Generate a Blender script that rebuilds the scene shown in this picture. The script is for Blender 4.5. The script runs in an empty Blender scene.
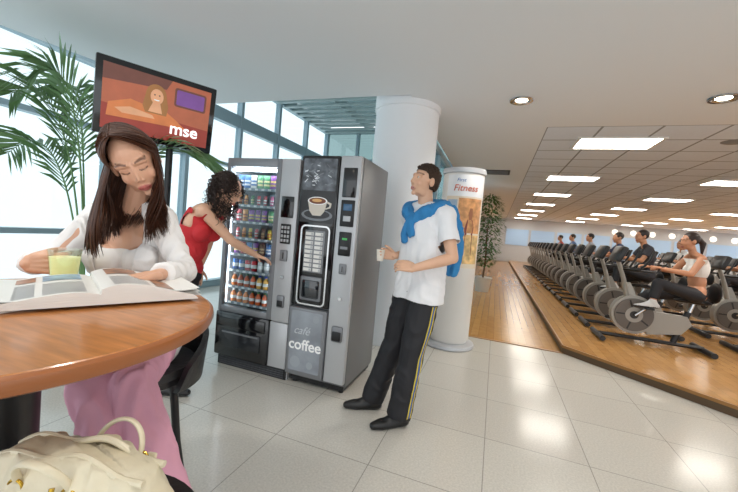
import bpy, bmesh, math, random
from mathutils import Vector, Matrix, noise as mnoise
from mathutils.bvhtree import BVHTree
random.seed(5)
R3=random.Random(11)
TH=math.radians(19.8); CT=math.cos(TH); ST=math.sin(TH)
def F(a,h,z=0.0): return Vector((CT*a-ST*h, ST*a+CT*h, z))
def FD(a,h,z=0.0): return F(a,h,z).normalized()
scene=bpy.context.scene
COL=scene.collection
scene.view_settings.view_transform='Standard'
# ---------------------------------------------------------------- materials
def lin(c):
    if isinstance(c,str):
        c=c.lstrip('#'); c=[int(c[i:i+2],16)/255 for i in (0,2,4)]
    return tuple([(x/12.92 if x<=0.04045 else ((x+0.055)/1.055)**2.4) for x in c[:3]]+[1.0])
MC={}
def M(name,col='#808080',rough=0.5,metal=0.0,emis=0.0,noise=0.0,nscale=8.0,bump=0.0,bscale=40.0,coat=0.0,sheen=0.0,sss=0.0,stretch=None):
    if name in MC: return MC[name]
    m=bpy.data.materials.new(name); m.use_nodes=True; nt=m.node_tree; b=nt.nodes['Principled BSDF']
    c=lin(col)
    b.inputs['Base Color'].default_value=c; b.inputs['Roughness'].default_value=rough; b.inputs['Metallic'].default_value=metal
    if coat: b.inputs['Coat Weight'].default_value=coat; b.inputs['Coat Roughness'].default_value=0.08
    if sss:
        b.inputs['Subsurface Weight'].default_value=sss; b.inputs['Subsurface Radius'].default_value=(0.02,0.008,0.004)
    if emis: b.inputs['Emission Color'].default_value=c; b.inputs['Emission Strength'].default_value=emis
    tc=nt.nodes.new('ShaderNodeTexCoord')
    if noise:
        n=nt.nodes.new('ShaderNodeTexNoise'); n.inputs['Scale'].default_value=nscale; n.inputs['Detail'].default_value=4
        if stretch:
            mp=nt.nodes.new('ShaderNodeMapping'); mp.inputs['Scale'].default_value=stretch; mp.inputs['Rotation'].default_value=(0,0,0.5)
            nt.links.new(tc.outputs['Object'],mp.inputs['Vector']); nt.links.new(mp.outputs['Vector'],n.inputs['Vector'])
        else: nt.links.new(tc.outputs['Object'],n.inputs['Vector'])
        r=nt.nodes.new('ShaderNodeMapRange'); r.inputs['From Min'].default_value=0.3; r.inputs['From Max'].default_value=0.7; r.inputs['To Min'].default_value=1-noise; r.inputs['To Max'].default_value=1+noise
        nt.links.new(n.outputs['Fac'],r.inputs['Value'])
        mx=nt.nodes.new('ShaderNodeVectorMath'); mx.operation='SCALE'; mx.inputs[0].default_value=c[:3]
        nt.links.new(r.outputs['Result'],mx.inputs['Scale']); nt.links.new(mx.outputs['Vector'],b.inputs['Base Color'])
    if bump:
        n=nt.nodes.new('ShaderNodeTexNoise'); n.inputs['Scale'].default_value=bscale; n.inputs['Detail'].default_value=3
        nt.links.new(tc.outputs['Object'],n.inputs['Vector'])
        bp=nt.nodes.new('ShaderNodeBump'); bp.inputs['Strength'].default_value=bump; bp.inputs['Distance'].default_value=0.02
        nt.links.new(n.outputs['Fac'],bp.inputs['Height']); nt.links.new(bp.outputs['Normal'],b.inputs['Normal'])
    MC[name]=m; return m
def skin_mat():
    if 'skin' in MC: return MC['skin']
    m=M('skin','#c98f6b',0.42,sss=0.06)
    at=m.node_tree.nodes.new('ShaderNodeAttribute'); at.attribute_name='Col'
    m.node_tree.links.new(at.outputs['Color'],m.node_tree.nodes['Principled BSDF'].inputs['Base Color'])
    return m
def glass(name,col='#e8f2f5',fac=0.12,tint=0.95,rough=0.02):
    if name in MC: return MC[name]
    m=bpy.data.materials.new(name); m.use_nodes=True; nt=m.node_tree; nt.nodes.clear()
    o=nt.nodes.new('ShaderNodeOutputMaterial'); t=nt.nodes.new('ShaderNodeBsdfTransparent'); g=nt.nodes.new('ShaderNodeBsdfGlossy')
    g.inputs['Roughness'].default_value=rough; c=lin(col); t.inputs['Color'].default_value=(c[0]*tint,c[1]*tint,c[2]*tint,1)
    mx=nt.nodes.new('ShaderNodeMixShader'); mx.inputs[0].default_value=fac
    nt.links.new(t.outputs[0],mx.inputs[1]); nt.links.new(g.outputs[0],mx.inputs[2]); nt.links.new(mx.outputs[0],o.inputs[0])
    MC[name]=m; return m
def brickmat(name,c1,c2,mortar,w,h,ms,off,rough,loc=(0,0,0),rot=0,noise=0.06,nscale=30,spec=0.5):
    m=bpy.data.materials.new(name); m.use_nodes=True; nt=m.node_tree; b=nt.nodes['Principled BSDF']
    tc=nt.nodes.new('ShaderNodeTexCoord'); mp=nt.nodes.new('ShaderNodeMapping')
    mp.inputs['Location'].default_value=loc; mp.inputs['Rotation'].default_value=(0,0,rot)
    nt.links.new(tc.outputs['Object'],mp.inputs['Vector'])
    br=nt.nodes.new('ShaderNodeTexBrick'); br.offset=off; br.squash=1
    br.inputs['Scale'].default_value=1; br.inputs['Brick Width'].default_value=w; br.inputs['Row Height'].default_value=h
    br.inputs['Mortar Size'].default_value=ms; br.inputs['Mortar Smooth'].default_value=0.1; br.inputs['Bias'].default_value=0
    br.inputs['Color1'].default_value=lin(c1); br.inputs['Color2'].default_value=lin(c2); br.inputs['Mortar'].default_value=lin(mortar)
    nt.links.new(mp.outputs['Vector'],br.inputs['Vector'])
    n=nt.nodes.new('ShaderNodeTexNoise'); n.inputs['Scale'].default_value=nscale; n.inputs['Detail'].default_value=6
    nt.links.new(tc.outputs['Object'],n.inputs['Vector'])
    r=nt.nodes.new('ShaderNodeMapRange'); r.inputs['From Min'].default_value=0.25; r.inputs['From Max'].default_value=0.75; r.inputs['To Min'].default_value=1-noise; r.inputs['To Max'].default_value=1+noise
    nt.links.new(n.outputs['Fac'],r.inputs['Value'])
    mx=nt.nodes.new('ShaderNodeVectorMath'); mx.operation='SCALE'
    nt.links.new(br.outputs['Color'],mx.inputs[0]); nt.links.new(r.outputs['Result'],mx.inputs['Scale'])
    nt.links.new(mx.outputs['Vector'],b.inputs['Base Color']); b.inputs['Roughness'].default_value=rough
    b.inputs['Specular IOR Level'].default_value=spec
    MC[name]=m; return m
# ---------------------------------------------------------------- mesh builder
def basis(d):
    d=d.normalized(); h=Vector((0,0,1)) if abs(d.z)<0.9 else Vector((1,0,0))
    x=d.cross(h).normalized(); return x, x.cross(d).normalized()
class MB:
    def __init__(s): s.v=[];s.f=[];s.m=[]
    def add(s,vs,fs,m=0):
        o=len(s.v); s.v+=[Vector(v) for v in vs]; s.f+=[[i+o for i in f] for f in fs]; s.m+=[m]*len(fs); return s
    def box(s,c,sz,m=0,bev=0,R=None,seg=2):
        bm=bmesh.new(); bmesh.ops.create_cube(bm,size=1)
        for v in bm.verts: v.co=Vector((v.co.x*sz[0],v.co.y*sz[1],v.co.z*sz[2]))
        if bev: bmesh.ops.bevel(bm,geom=bm.edges[:],offset=bev,segments=seg,affect='EDGES',profile=0.5)
        bm.verts.index_update(); c=Vector(c)
        vs=[(R@v.co if R else v.co)+c for v in bm.verts]; fs=[[v.index for v in f.verts] for f in bm.faces]; bm.free()
        return s.add(vs,fs,m)
    def box2(s,a,b,m=0,bev=0):
        a=Vector(a);b=Vector(b); return s.box((a+b)/2,(abs(b.x-a.x),abs(b.y-a.y),abs(b.z-a.z)),m,bev)
    def tube(s,pts,rad,n=10,m=0,caps=True,sq=1.0,up=None):
        pts=[Vector(p) for p in pts]; k=len(pts)
        if not isinstance(rad,(list,tuple)): rad=[rad]*k
        vs=[];fs=[];x=None
        for i in range(k):
            d=(pts[min(i+1,k-1)]-pts[max(i-1,0)])
            if d.length<1e-9: d=Vector((0,0,1))
            d.normalize()
            if x is None:
                if up is not None: x=d.cross(Vector(up)).normalized()
                else: x,_=basis(d)
            else:
                x=(x-d*x.dot(d))
                if x.length<1e-6: x,_=basis(d)
                x.normalize()
            y=d.cross(x)
            for j in range(n):
                a=2*math.pi*j/n; vs.append(pts[i]+x*math.cos(a)*rad[i]+y*math.sin(a)*rad[i]*sq)
        for i in range(k-1):
            for j in range(n): fs.append([i*n+j,i*n+(j+1)%n,(i+1)*n+(j+1)%n,(i+1)*n+j])
        if caps: fs.append(list(range(n))[::-1]); fs.append([(k-1)*n+j for j in range(n)])
        return s.add(vs,fs,m)
    def cyl(s,p0,p1,r0,r1=None,n=20,m=0): return s.tube([p0,p1],[r0,r0 if r1 is None else r1],n,m)
    def lathe(s,prof,c=(0,0,0),n=32,m=0,R=None,sx=1,sy=1):
        c=Vector(c); vs=[];fs=[]
        for r,z in prof:
            for j in range(n):
                a=2*math.pi*j/n; p=Vector((r*math.cos(a)*sx,r*math.sin(a)*sy,z)); vs.append((R@p if R else p)+c)
        k=len(prof)
        for i in range(k-1):
            for j in range(n): fs.append([i*n+j,i*n+(j+1)%n,(i+1)*n+(j+1)%n,(i+1)*n+j])
        if prof[0][0]>1e-6: fs.append(list(range(n))[::-1])
        if prof[-1][0]>1e-6: fs.append([(k-1)*n+j for j in range(n)])
        return s.add(vs,fs,m)
    def ell(s,c,r,R=None,m=0,n=16,k=10):
        if not isinstance(r,(list,tuple)): r=(r,r,r)
        c=Vector(c); vs=[];fs=[]
        P=[]
        for i in range(1,k):
            t=math.pi*i/k
            for j in range(n):
                a=2*math.pi*j/n; P.append(Vector((r[0]*math.sin(t)*math.cos(a),r[1]*math.sin(t)*math.sin(a),r[2]*math.cos(t))))
        P.append(Vector((0,0,r[2])));P.append(Vector((0,0,-r[2])))
        vs=[(R@p if R else p)+c for p in P]
        for i in range(k-2):
            for j in range(n): fs.append([i*n+j,(i+1)*n+j,(i+1)*n+(j+1)%n,i*n+(j+1)%n])
        t=len(P)-2;b=t+1
        for j in range(n): fs.append([t,j,(j+1)%n]); fs.append([b,(k-2)*n+(j+1)%n,(k-2)*n+j])
        return s.add(vs,fs,m)
    def cap(s,p0,r0,p1,r1,f0=False,f1=False,n=14):
        p0=Vector(p0);p1=Vector(p1);d=(p1-p0)
        if d.length<1e-6: return s.ell(p0,r0)
        d.normalize();pts=[];rr=[]
        if not f0:
            for a in (80,55,30): t=math.radians(a);pts.append(p0-d*r0*math.sin(t));rr.append(r0*math.cos(t))
        pts.append(p0);rr.append(r0);pts.append(p1);rr.append(r1)
        if not f1:
            for a in (30,55,80): t=math.radians(a);pts.append(p1+d*r1*math.sin(t));rr.append(r1*math.cos(t))
        return s.tube(pts,rr,n)
    def chain(s,pts,rr):
        for i in range(len(pts)-1): s.cap(pts[i],rr[i],pts[i+1],rr[i+1])
        return s
    def prism(s,poly,t,Mx,m=0):
        n=len(poly); vs=[Mx@Vector((p[0],p[1],0)) for p in poly]+[Mx@Vector((p[0],p[1],t)) for p in poly]
        fs=[list(range(n))[::-1],[n+i for i in range(n)]]+[[i,(i+1)%n,n+(i+1)%n,n+i] for i in range(n)]
        return s.add(vs,fs,m)
    def mesh(s,name,mats,smooth=35,recalc=True):
        me=bpy.data.meshes.new(name); me.from_pydata([tuple(v) for v in s.v],[],s.f); me.update()
        for m in mats: me.materials.append(m)
        if len(mats)>1: me.polygons.foreach_set('material_index',s.m)
        if recalc:
            bm=bmesh.new();bm.from_mesh(me);bmesh.ops.recalc_face_normals(bm,faces=bm.faces);bm.to_mesh(me);bm.free()
        if smooth:
            me.polygons.foreach_set('use_smooth',[True]*len(me.polygons))
            me.set_sharp_from_angle(angle=math.radians(smooth))
        return me
def newobj(name,data,parent=None,label=None):
    o=bpy.data.objects.new(name,data); COL.objects.link(o)
    if parent: o.parent=parent
    if label: o['label']=label
    return o
def part(name,mb,mats,parent,label=None,smooth=35):
    if not isinstance(mats,(list,tuple)): mats=[mats]
    return newobj(name,mb.mesh(name,mats,smooth),parent,label)
def top(name,label,cat,loc=(0,0,0),rz=0,group=None):
    o=newobj(name,None); o.empty_display_size=0.1; o.location=loc; o.rotation_euler=(0,0,rz); o['label']=label; o['category']=cat
    if group:o['group']=group
    return o
def topmesh(name,mb,mats,label,cat,loc=(0,0,0),rz=0,group=None,smooth=35):
    o=part(name,mb,mats,None,label,smooth); o['category']=cat;o.location=loc;o.rotation_euler=(0,0,rz)
    if group:o['group']=group
    return o
def struct(name,mb,mats,smooth=30):
    o=part(name,mb,mats,None,None,smooth); o['kind']='structure'; return o
def dup(o,loc,rz=None,label=None):
    n=o.copy(); COL.objects.link(n); n.location=loc
    if rz is not None:n.rotation_euler=(0,0,rz)
    if label:n['label']=label
    def rec(src,dst):
        for c in list(src.children):
            k=c.copy();COL.objects.link(k);k.parent=dst;rec(c,k)
    rec(o,n); return n
def textmesh(body,size,mat,Mx,parent,name='lettering',align='CENTER',warp=None,ext=0.0008,shear=0,bold=0.0):
    cu=bpy.data.curves.new('t','FONT'); cu.body=body; cu.size=size; cu.align_x=align; cu.align_y='CENTER'; cu.extrude=ext; cu.shear=shear; cu.offset=bold
    t=bpy.data.objects.new('t',cu); COL.objects.link(t); bpy.context.view_layer.update()
    me=bpy.data.meshes.new_from_object(t.evaluated_get(bpy.context.evaluated_depsgraph_get()))
    bpy.data.objects.remove(t)
    for v in me.vertices: v.co=warp(v.co) if warp else Mx@v.co
    me.materials.clear(); me.materials.append(mat)
    return newobj(name,me,parent)
FRONT=Matrix.Rotation(math.radians(90),4,'X')
def at(x,y,z): return Matrix.Translation((x,y,z))@FRONT
def rrect(x0,z0,x1,z1,r,k=5):
    P=[]
    for cx,cz,a0 in ((x1-r,z1-r,0),(x0+r,z1-r,90),(x0+r,z0+r,180),(x1-r,z0+r,270)):
        for i in range(k+1):
            a=math.radians(a0+90*i/k);P.append((cx+r*math.cos(a),cz+r*math.sin(a)))
    return P
def circ(cx,cz,r,n=20,sy=1,a0=0,a1=360):
    full=(a1-a0)>=360
    k=n if full else n+1
    return [(cx+r*math.cos(math.radians(a0+(a1-a0)*i/n)),cz+r*sy*math.sin(math.radians(a0+(a1-a0)*i/n))) for i in range(k)]
# ---------------------------------------------------------------- camera
PIT=math.radians(2.8); ROLL=math.radians(5.1)
hz=Vector((-ST,CT,0)); Rv=Vector((CT,ST,0)); Zv=Vector((0,0,1))
fw=hz*math.cos(PIT)-Zv*math.sin(PIT); up0=hz*math.sin(PIT)+Zv*math.cos(PIT)
cr=Rv*math.cos(ROLL)+up0*math.sin(ROLL); cu=-Rv*math.sin(ROLL)+up0*math.cos(ROLL)
cam=bpy.data.cameras.new('camera'); cam.lens=17.07; cam.sensor_width=36; cam.clip_start=0.02; cam.clip_end=200
co=newobj('camera',cam); mw=Matrix((cr,cu,-fw)).transposed().to_4x4(); mw.translation=(0,0,1.3); co.matrix_world=mw
scene.camera=co
# ---------------------------------------------------------------- world + lights
w=bpy.data.worlds.new('sky'); scene.world=w; w.use_nodes=True
bg=w.node_tree.nodes['Background']; bg.inputs[0].default_value=lin('#f0f5f9'); bg.inputs[1].default_value=1.9
def spot(loc,power,ang=110,col=(1,0.96,0.9),rad=0.10):
    l=bpy.data.lights.new('spot_light','SPOT'); l.energy=power;l.spot_size=math.radians(ang);l.spot_blend=0.6;l.color=col;l.shadow_soft_size=rad
    o=newobj('spot_light',l); o.location=loc; return o
# ---------------------------------------------------------------- structure
CZ=2.75
tile=brickmat('granite_tile','#c9c5bc','#c5c0b7','#9b978f',0.6,0.6,0.003,0.0,0.17,loc=(-0.06,0,0),noise=0.13,nscale=90,spec=0.5)
wood=brickmat('wood_plank','#c4945a','#b2824a','#8a643a',1.4,0.1,0.0015,0.5,0.2,rot=math.pi/2,noise=0.12,nscale=9)
white=M('plaster_white','#e9ebed',0.75)
gridm=brickmat('ceiling_tile','#e2eaf4','#dee6f0','#92979c',0.6,0.6,0.014,0.0,0.8,loc=(-0.45,-0.05,0),noise=0.03)
blueframe=M('window_frame_paint','#92a8b2',0.4)
wglass=glass('window_glass','#ecf5f7',0.06,0.97)
bglass=glass('end_window_glass','#c0d2d2',0.08,0.8)
roofglass=glass('roof_glass','#b0c2c4',0.12,0.7)
b=MB().box2((-5.0,-3,-0.2),(9,4.8,0)); struct('floor',b,tile)
b=MB().box2((-5.0,4.8,-0.2),(-1.0,9.2,0)); struct('floor',b,tile)
b=MB().box2((-1.0,4.8,-0.2),(0.9,24,0)); struct('floor',b,wood)
pl=[(0.9,4.8),(5.9,0.33),(14,0.33),(14,24),(0.9,24)]
b=MB().prism(pl,0.09,Matrix.Translation((0,0,0.001))); struct('floor',b,wood)
tr=M('step_trim_wood','#9a6d3a',0.35)
dk=M('step_trim_dark','#5a4630',0.5)
d=Vector((5.0,-4.47,0)).normalized(); nrm=Vector((d.y,-d.x,0))
if nrm.y>0: nrm=-nrm
b=MB()
p0=Vector((0.9,4.8,0));p1=Vector((5.9,0.33,0))
for (z0,z1,t,mi) in ((0.0,0.07,0.012,1),(0.07,0.1,0.02,0)):
    q=[p0,p1,p1+nrm*t,p0+nrm*t]
    b.add([x+Zv*z0 for x in q]+[x+Zv*z1 for x in q],[[0,1,2,3],[4,5,6,7],[0,1,5,4],[1,2,6,5],[2,3,7,6],[3,0,4,7]],mi)
    b.box2((0.9-t,4.8,z0),(0.9,24,z1),mi)
struct('trim_1',b,[tr,dk])
b=MB().box2((-1.0,4.78,0.0),(0.9,4.82,0.006)); struct('trim_2',b,tr)
pc=[(-3.7,3.65),(-4.15,1.7),(-4.9,-3),(9,-3),(9,4.85),(0.45,4.85),(0.45,24),(-1.0,24),(-1.0,3.65)]
b=MB().prism(pc,0.3,Matrix.Translation((0,0,CZ))); struct('ceiling',b,white)
b=MB().box2((0.45,4.85,CZ),(14,24,CZ+0.3)); struct('ceiling',b,gridm)
b=MB().box2((9,-3,CZ),(14,4.85,CZ+.3)); struct('ceiling',b,white)
wallm=M('gym_wall','#c3c6ca',0.7)
b=MB().box2((-1.12,24,0),(14,24.2,CZ)); struct('wall_back',b,wallm)
b=MB().box2((14,-3,0),(14.2,24,0.7)); b.box2((14,-3,2.6),(14.2,24,CZ))
for i in range(14): b.box2((14.0,-3+2*i,0.7),(14.15,-2.85+2*i,2.6))
struct('wall_right',b,wallm)
b=MB().box2((-1.12,10.5,0),(-1.0,24,CZ)); struct('wall_left',b,M('corridor_wall','#c9c4bb',0.7))
b=MB(); 
for y in (4.55,6.0,7.5,9.0,10.4): b.box2((-1.1,y-0.03,0),(-1.02,y+0.03,CZ))
for z in (0.05,1.0,CZ-0.06): b.box2((-1.1,4.55,z-0.05),(-1.02,10.45,z+0.05))
struct('window_1',b,blueframe)
b=MB().box2((-1.065,4.58,0.1),(-1.055,10.4,CZ-.1)); struct('window_2',b,wglass)
b=MB()
ys=[-2.9,-1.7,-0.5,0.7,1.9,3.1,4.3,5.5,6.7,7.9,9.05]
for y in ys: b.box2((-4.88,y-0.035,0),(-4.76,y+0.035,4.0))
for z,t in ((0.06,0.06),(0.95,0.03),(2.25,0.03),(3.1,0.11),(3.95,0.06)): b.box2((-4.9,-2.95,z-t),(-4.77,9.1,z+t))
struct('window_3',b,blueframe)
b=MB().box2((-4.83,-2.9,0.1),(-4.82,9.0,3.95)); struct('window_4',b,wglass)
b=MB()
for x in (-4.8,-3.85,-2.9,-1.95,-1.05): b.box2((x-0.035,9.0,0),(x+0.035,9.12,4.0))
for z,t in ((0.06,0.06),(0.95,0.03),(2.0,0.05),(3.1,0.08),(3.95,0.06)): b.box2((-4.85,9.0,z-t),(-1.0,9.12,z+t))
struct('window_5',b,blueframe)
b=MB().box2((-4.8,9.05,0.1),(-1.0,9.06,3.95)); struct('window_6',b,bglass)
b=MB()
for i in range(19):
    y=3.72+0.29*i; b.box2((-4.85,y-0.05,3.88),(-1.0,y+0.05,3.92))
for x in (-4.8,-3.5,-2.2,-1.05): b.box2((x-0.05,3.4,3.95),(x+0.05,9.1,4.10))
struct('window_7',b,M('roof_slat_paint','#aebdbe',0.45))
b=MB().box2((-4.9,3.5,4.16),(-1.0,9.15,4.18)); struct('window_8',b,roofglass)
b=MB().box2((-1.12,3.66,CZ+0.3),(-1.0,9.1,4.1)); struct('wall_upper',b,white)
b=MB().lathe([(0.37,0),(0.37,2.68),(0.385,2.69),(0.385,3.0)],( -1.13,4.08,0),56)
o=topmesh('column',b,M('column_paint','#ebecee',0.6),'round white structural column reaching the ceiling','column')
# ---------------------------------------------------------------- ceiling fixtures
lampE=M('panel_light_glow','#fffaf0',0.5,emis=17.0); frm=M('fixture_white','#e8e6e2',0.4); chrome=M('chrome','#c9c9c9',0.18,1.0)
def fixture():
    e=top('ceiling_light','rectangular recessed ceiling light panel with warm glow','ceiling light',(0,0,CZ),group='recessed light panels in the gym ceiling')
    b=MB()
    for s in (-1,1): b.box((s*0.47,0,-0.008),(0.04,0.6,0.016)); b.box((0,s*0.28,-0.008),(0.98,0.04,0.016))
    part('frame',b,frm,e); part('diffuser',MB().box((0,0,-0.004),(0.9,0.52,0.006)),lampE,e); return e
fx=fixture(); fx.location=(1.37,5.61,CZ)
for i in range(7):
    for j in range(5):
        if i==0 and j==0: continue
        dup(fx,(1.37+2.72*j,5.61+2.85*i,CZ))
dlE=M('downlight_glow','#fff4e0',0.5,emis=14.0)
def downlight():
    e=top('downlight','round recessed ceiling downlight with chrome rim','downlight',group='lobby ceiling downlights')
    part('rim',MB().lathe([(0.075,-0.002),(0.105,-0.002),(0.115,-0.008),(0.11,-0.016),(0.085,-0.016),(0.075,-0.006)],n=32),chrome,e)
    part('bulb',MB().lathe([(0.0,-0.010),(0.05,-0.008),(0.076,-0.003)],n=24),dlE,e); return e
dl=downlight(); dl.location=(0.1,3.92,CZ)
for p in ((1.78,4.05),(-1.6,0.3),(0.1,0.6),(1.78,0.8),(3.5,4.05)): dup(dl,(p[0],p[1],CZ))
for p in ((0.1,3.92),(1.78,4.05),(-1.6,0.3),(0.1,0.6),(1.78,0.8),(3.5,4.05)): spot((p[0],p[1],CZ-0.05),50,125)
b=MB().box((0,0,-0.006),(0.8,0.5,0.012),0)
for i in range(9): b.box((0,-0.2+0.05*i,-0.014),(0.72,0.018,0.01),1)
topmesh('air_vent',b,[M('vent_dark','#3b3b3b',0.6),M('vent_grey','#77787a',0.5)],'dark slatted rectangular air vent in the ceiling','air vent',(-0.27,8.0,CZ))
b=MB().lathe([(0.0,-0.012),(0.1,-0.012),(0.13,0.0)],n=28)
topmesh('ceiling_speaker',b,M('speaker_grey','#8b8b8b',0.6),'round grey speaker set in the ceiling tiles','speaker',(2.6,5.55,CZ))
# ---------------------------------------------------------------- snack machine
blk=M('black_plastic','#18181a',0.35); gblk=M('gloss_black','#101013',0.12,coat=0.5); slv=M('silver_panel','#bfc1c4',0.38,0.35); slvd=M('silver_dark','#86888c',0.4,0.4)
wht=M('white_plastic','#eceae6',0.4); shelfm=M('shelf_grey','#8a939a',0.4)
SW,SD,SH=0.72,0.62,1.80
SX,SY=-2.22,2.42
sm=top('snack_vending_machine','tall black and silver snack vending machine with glass front','vending machine',(SX,SY,0))
b=MB()
b.box2((0,0.04,0.0),(0.02,SD,SH),0); b.box2((SW-0.02,0.04,0),(SW,SD,SH),0); b.box2((0.02,SD-0.02,0),(SW-0.02,SD,SH),0)
b.box2((0.02,0.04,SH-0.03),(SW-0.02,SD-0.02,SH),0); b.box2((0.02,0.04,0.08),(SW-0.02,SD-0.02,0.50),1); b.box2((0.53,0.04,0.5),(SW-0.02,SD-0.02,SH-0.03),1)
b.box2((0.021,SD-0.03,0.5),(0.53,SD-0.02,SH-.03),2)
part('body',b,[slv,blk,M('cabinet_inner','#7d93a0',0.5)],sm)
b=MB()
b.box2((0,0,0.48),(0.035,0.045,SH),0,0.004); b.box2((0.50,0,0.48),(0.545,0.045,SH),0,0.004); b.box2((0.03,0,SH-0.07),(0.51,0.045,SH),0,0.004); b.box2((0.03,0,0.48),(0.51,0.045,0.53),0,0.004)
part('door_frame',b,slvd,sm,'silver door frame')
part('glass_pane',MB().box2((0.035,0.015,0.53),(0.50,0.02,SH-0.07)),glass('vend_glass','#eef4f6',0.04,1.0),sm)
b=MB().box2((0,-0.02,0.10),(0.545,0.04,0.48),0,0.012); b.box2((0.03,-0.035,0.36),(0.515,-0.018,0.46),0,0.006)
part('lower_panel',b,gblk,sm,'glossy black lower panel')
b=MB().box2((0.07,-0.03,0.19),(0.475,-0.018,0.33),0,0.005); b.box2((0.09,-0.036,0.31),(0.455,-0.028,0.322),1)
part('pickup_flap',b,[M('smoked_plastic','#25272b',0.2),slvd],sm)
b=MB().box2((0.01,0.03,0.0),(SW-0.01,0.1,0.1),0)
for i in range(5): b.box2((0.03,0.022,0.012+i*0.018),(SW-0.03,0.032,0.022+i*0.018),1)
part('kick_grille',b,[blk,M('grille_grey','#4b4c50',0.5)],sm)
pan=MB().box2((0.548,-0.005,0.48),(SW,0.045,SH),0,0.008); pan.box2((0.548,-0.005,0.10),(SW,0.04,0.475),0,0.008)
pan=part('payment_panel',pan,slv,sm,'brushed silver payment panel')
part('display',MB().box2((0.575,-0.012,1.33),(0.69,-0.004,1.50),0,0.004),gblk,pan)
b=MB().box2((0.585,-0.012,1.12),(0.68,-0.004,1.28),0,0.004)
for i in range(4):
    for j in range(3): b.box2((0.595+j*0.028,-0.018,1.135+i*0.035),(0.613+j*0.028,-0.011,1.158+i*0.035),1,0.002)
part('keypad',b,[blk,slv],pan)
b=MB().box2((0.60,-0.02,0.98),(0.665,-0.004,1.07),0,0.006); b.box2((0.628,-0.023,1.0),(0.637,-0.018,1.05),1)
part('coin_slot',b,[slvd,blk],pan)
b=MB().box2((0.60,-0.02,0.60),(0.67,-0.004,0.70),0,0.01); b.box2((0.61,-0.023,0.61),(0.66,-0.018,0.66),1,0.004)
part('coin_return',b,[slvd,blk],pan)
part('lock',MB().cyl((0.635,-0.02,0.85),(0.635,-0.003,0.85),0.014),chrome,pan)
part('interior_light',MB().box2((0.04,0.045,1.70),(0.49,0.07,1.722)),M('strip_glow','#f6f9ff',0.5,emis=17.0),sm)
part('interior_light',MB().box2((0.022,0.046,0.55),(0.034,0.056,1.68)),MC['strip_glow'],sm)
part('interior_light',MB().box2((0.516,0.046,0.55),(0.528,0.056,1.68)),MC['strip_glow'],sm)
nrow=8; z0=0.55; dz=0.143
for i in range(nrow):
    z=z0+dz*i
    b=MB().box2((0.037,0.075,z-0.008),(0.513,0.5,z),0); b.box2((0.037,0.066,z-0.014),(0.513,0.074,z+0.008),0)
    for k in range(7): b.box2((0.048+k*0.067,0.0640,z-0.011),(0.076+k*0.067,0.0655,z+0.005),1)
    part('shelf',b,[shelfm,wht],sm)
def packet(col,c2,name,W=0.056,H=0.108):
    b=MB(); n=8
    vs=[];fs=[]
    for i in range(n+1):
        u=i/n; z=u*H; t=0.016*math.sin(math.pi*min(1,max(0,u)))**0.5+0.001
        wd=W/2*(1-0.06*math.sin(math.pi*u))
        for (x,y) in ((-wd,0),(-wd*.5,-t),(wd*.5,-t),(wd,0),(wd*.5,t),(-wd*.5,t)): vs.append((x,y,z))
    for i in range(n):
        for j in range(6): fs.append([i*6+j,i*6+(j+1)%6,(i+1)*6+(j+1)%6,(i+1)*6+j])
    fs.append([0,1,2,3,4,5]);fs.append([n*6+j for j in range(6)])
    b.add(vs,fs,0)
    for i,f in enumerate(b.f):
        k=i//6
        if k in (2,4) and (i%6) in (0,1,2): b.m[i]=1
    return b.mesh(name,[M('wrap_'+col,col,0.35),M('wrap_'+c2,c2,0.35)],50)
def bottle(col,capc):
    b=MB().lathe([(0.0,0),(0.022,0.001),(0.025,0.008),(0.025,0.03),(0.023,0.04),(0.025,0.055),(0.022,0.075),(0.011,0.092),(0.010,0.10)],n=16,m=0)
    b.lathe([(0.0255,0.03),(0.0255,0.056)],n=16,m=2); b.lathe([(0.012,0.1),(0.012,0.115),(0.0,0.116)],n=12,m=1)
    return b.mesh('bottle',[M('drink_'+col,col,0.15,coat=0.5),M('capc_'+capc,capc,0.4),wht],40)
def can(col):
    b=MB().lathe([(0.0,0),(0.02,0),(0.025,0.006),(0.025,0.085),(0.021,0.094),(0.0,0.094)],n=18,m=0); b.lathe([(0.0254,0.03),(0.0254,0.06)],n=18,m=1)
    return b.mesh('can',[M('can_'+col,col,0.2,0.3),wht],40)
pk=[('#8a4f9f','#e0c060','purple'),('#c4404a','#e4e4e0','red'),('#e4e0da','#4e6fa0','white'),('#4f7db3','#e2e2e2','blue'),('#d9933e','#8a3a20','orange'),('#7c5a48','#d6b98f','brown'),('#5f9d6f','#e2d6a0','green'),('#d46c96','#f0e8e8','pink'),('#e3c74e','#b23a30','yellow')]
pms=[packet(a,c,'snack_packet') for a,c,_ in pk]
pbars=[packet(a,c,'snack_bar',0.034,0.090) for a,c,_ in pk]
pwide=[packet(a,c,'crisp_bag',0.062,0.122) for a,c,_ in pk]
bms=[(bottle('#f08a3c','#e8e8e8'),'orange'),(bottle('#d8602c','#2a6a30'),'red'),(bottle('#f0b24a','#2040a0'),'yellow')]
cms=[(can('#3a6eb8'),'blue'),(can('#d03038'),'red'),(can('#d8d8d8'),'silver')]
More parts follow.
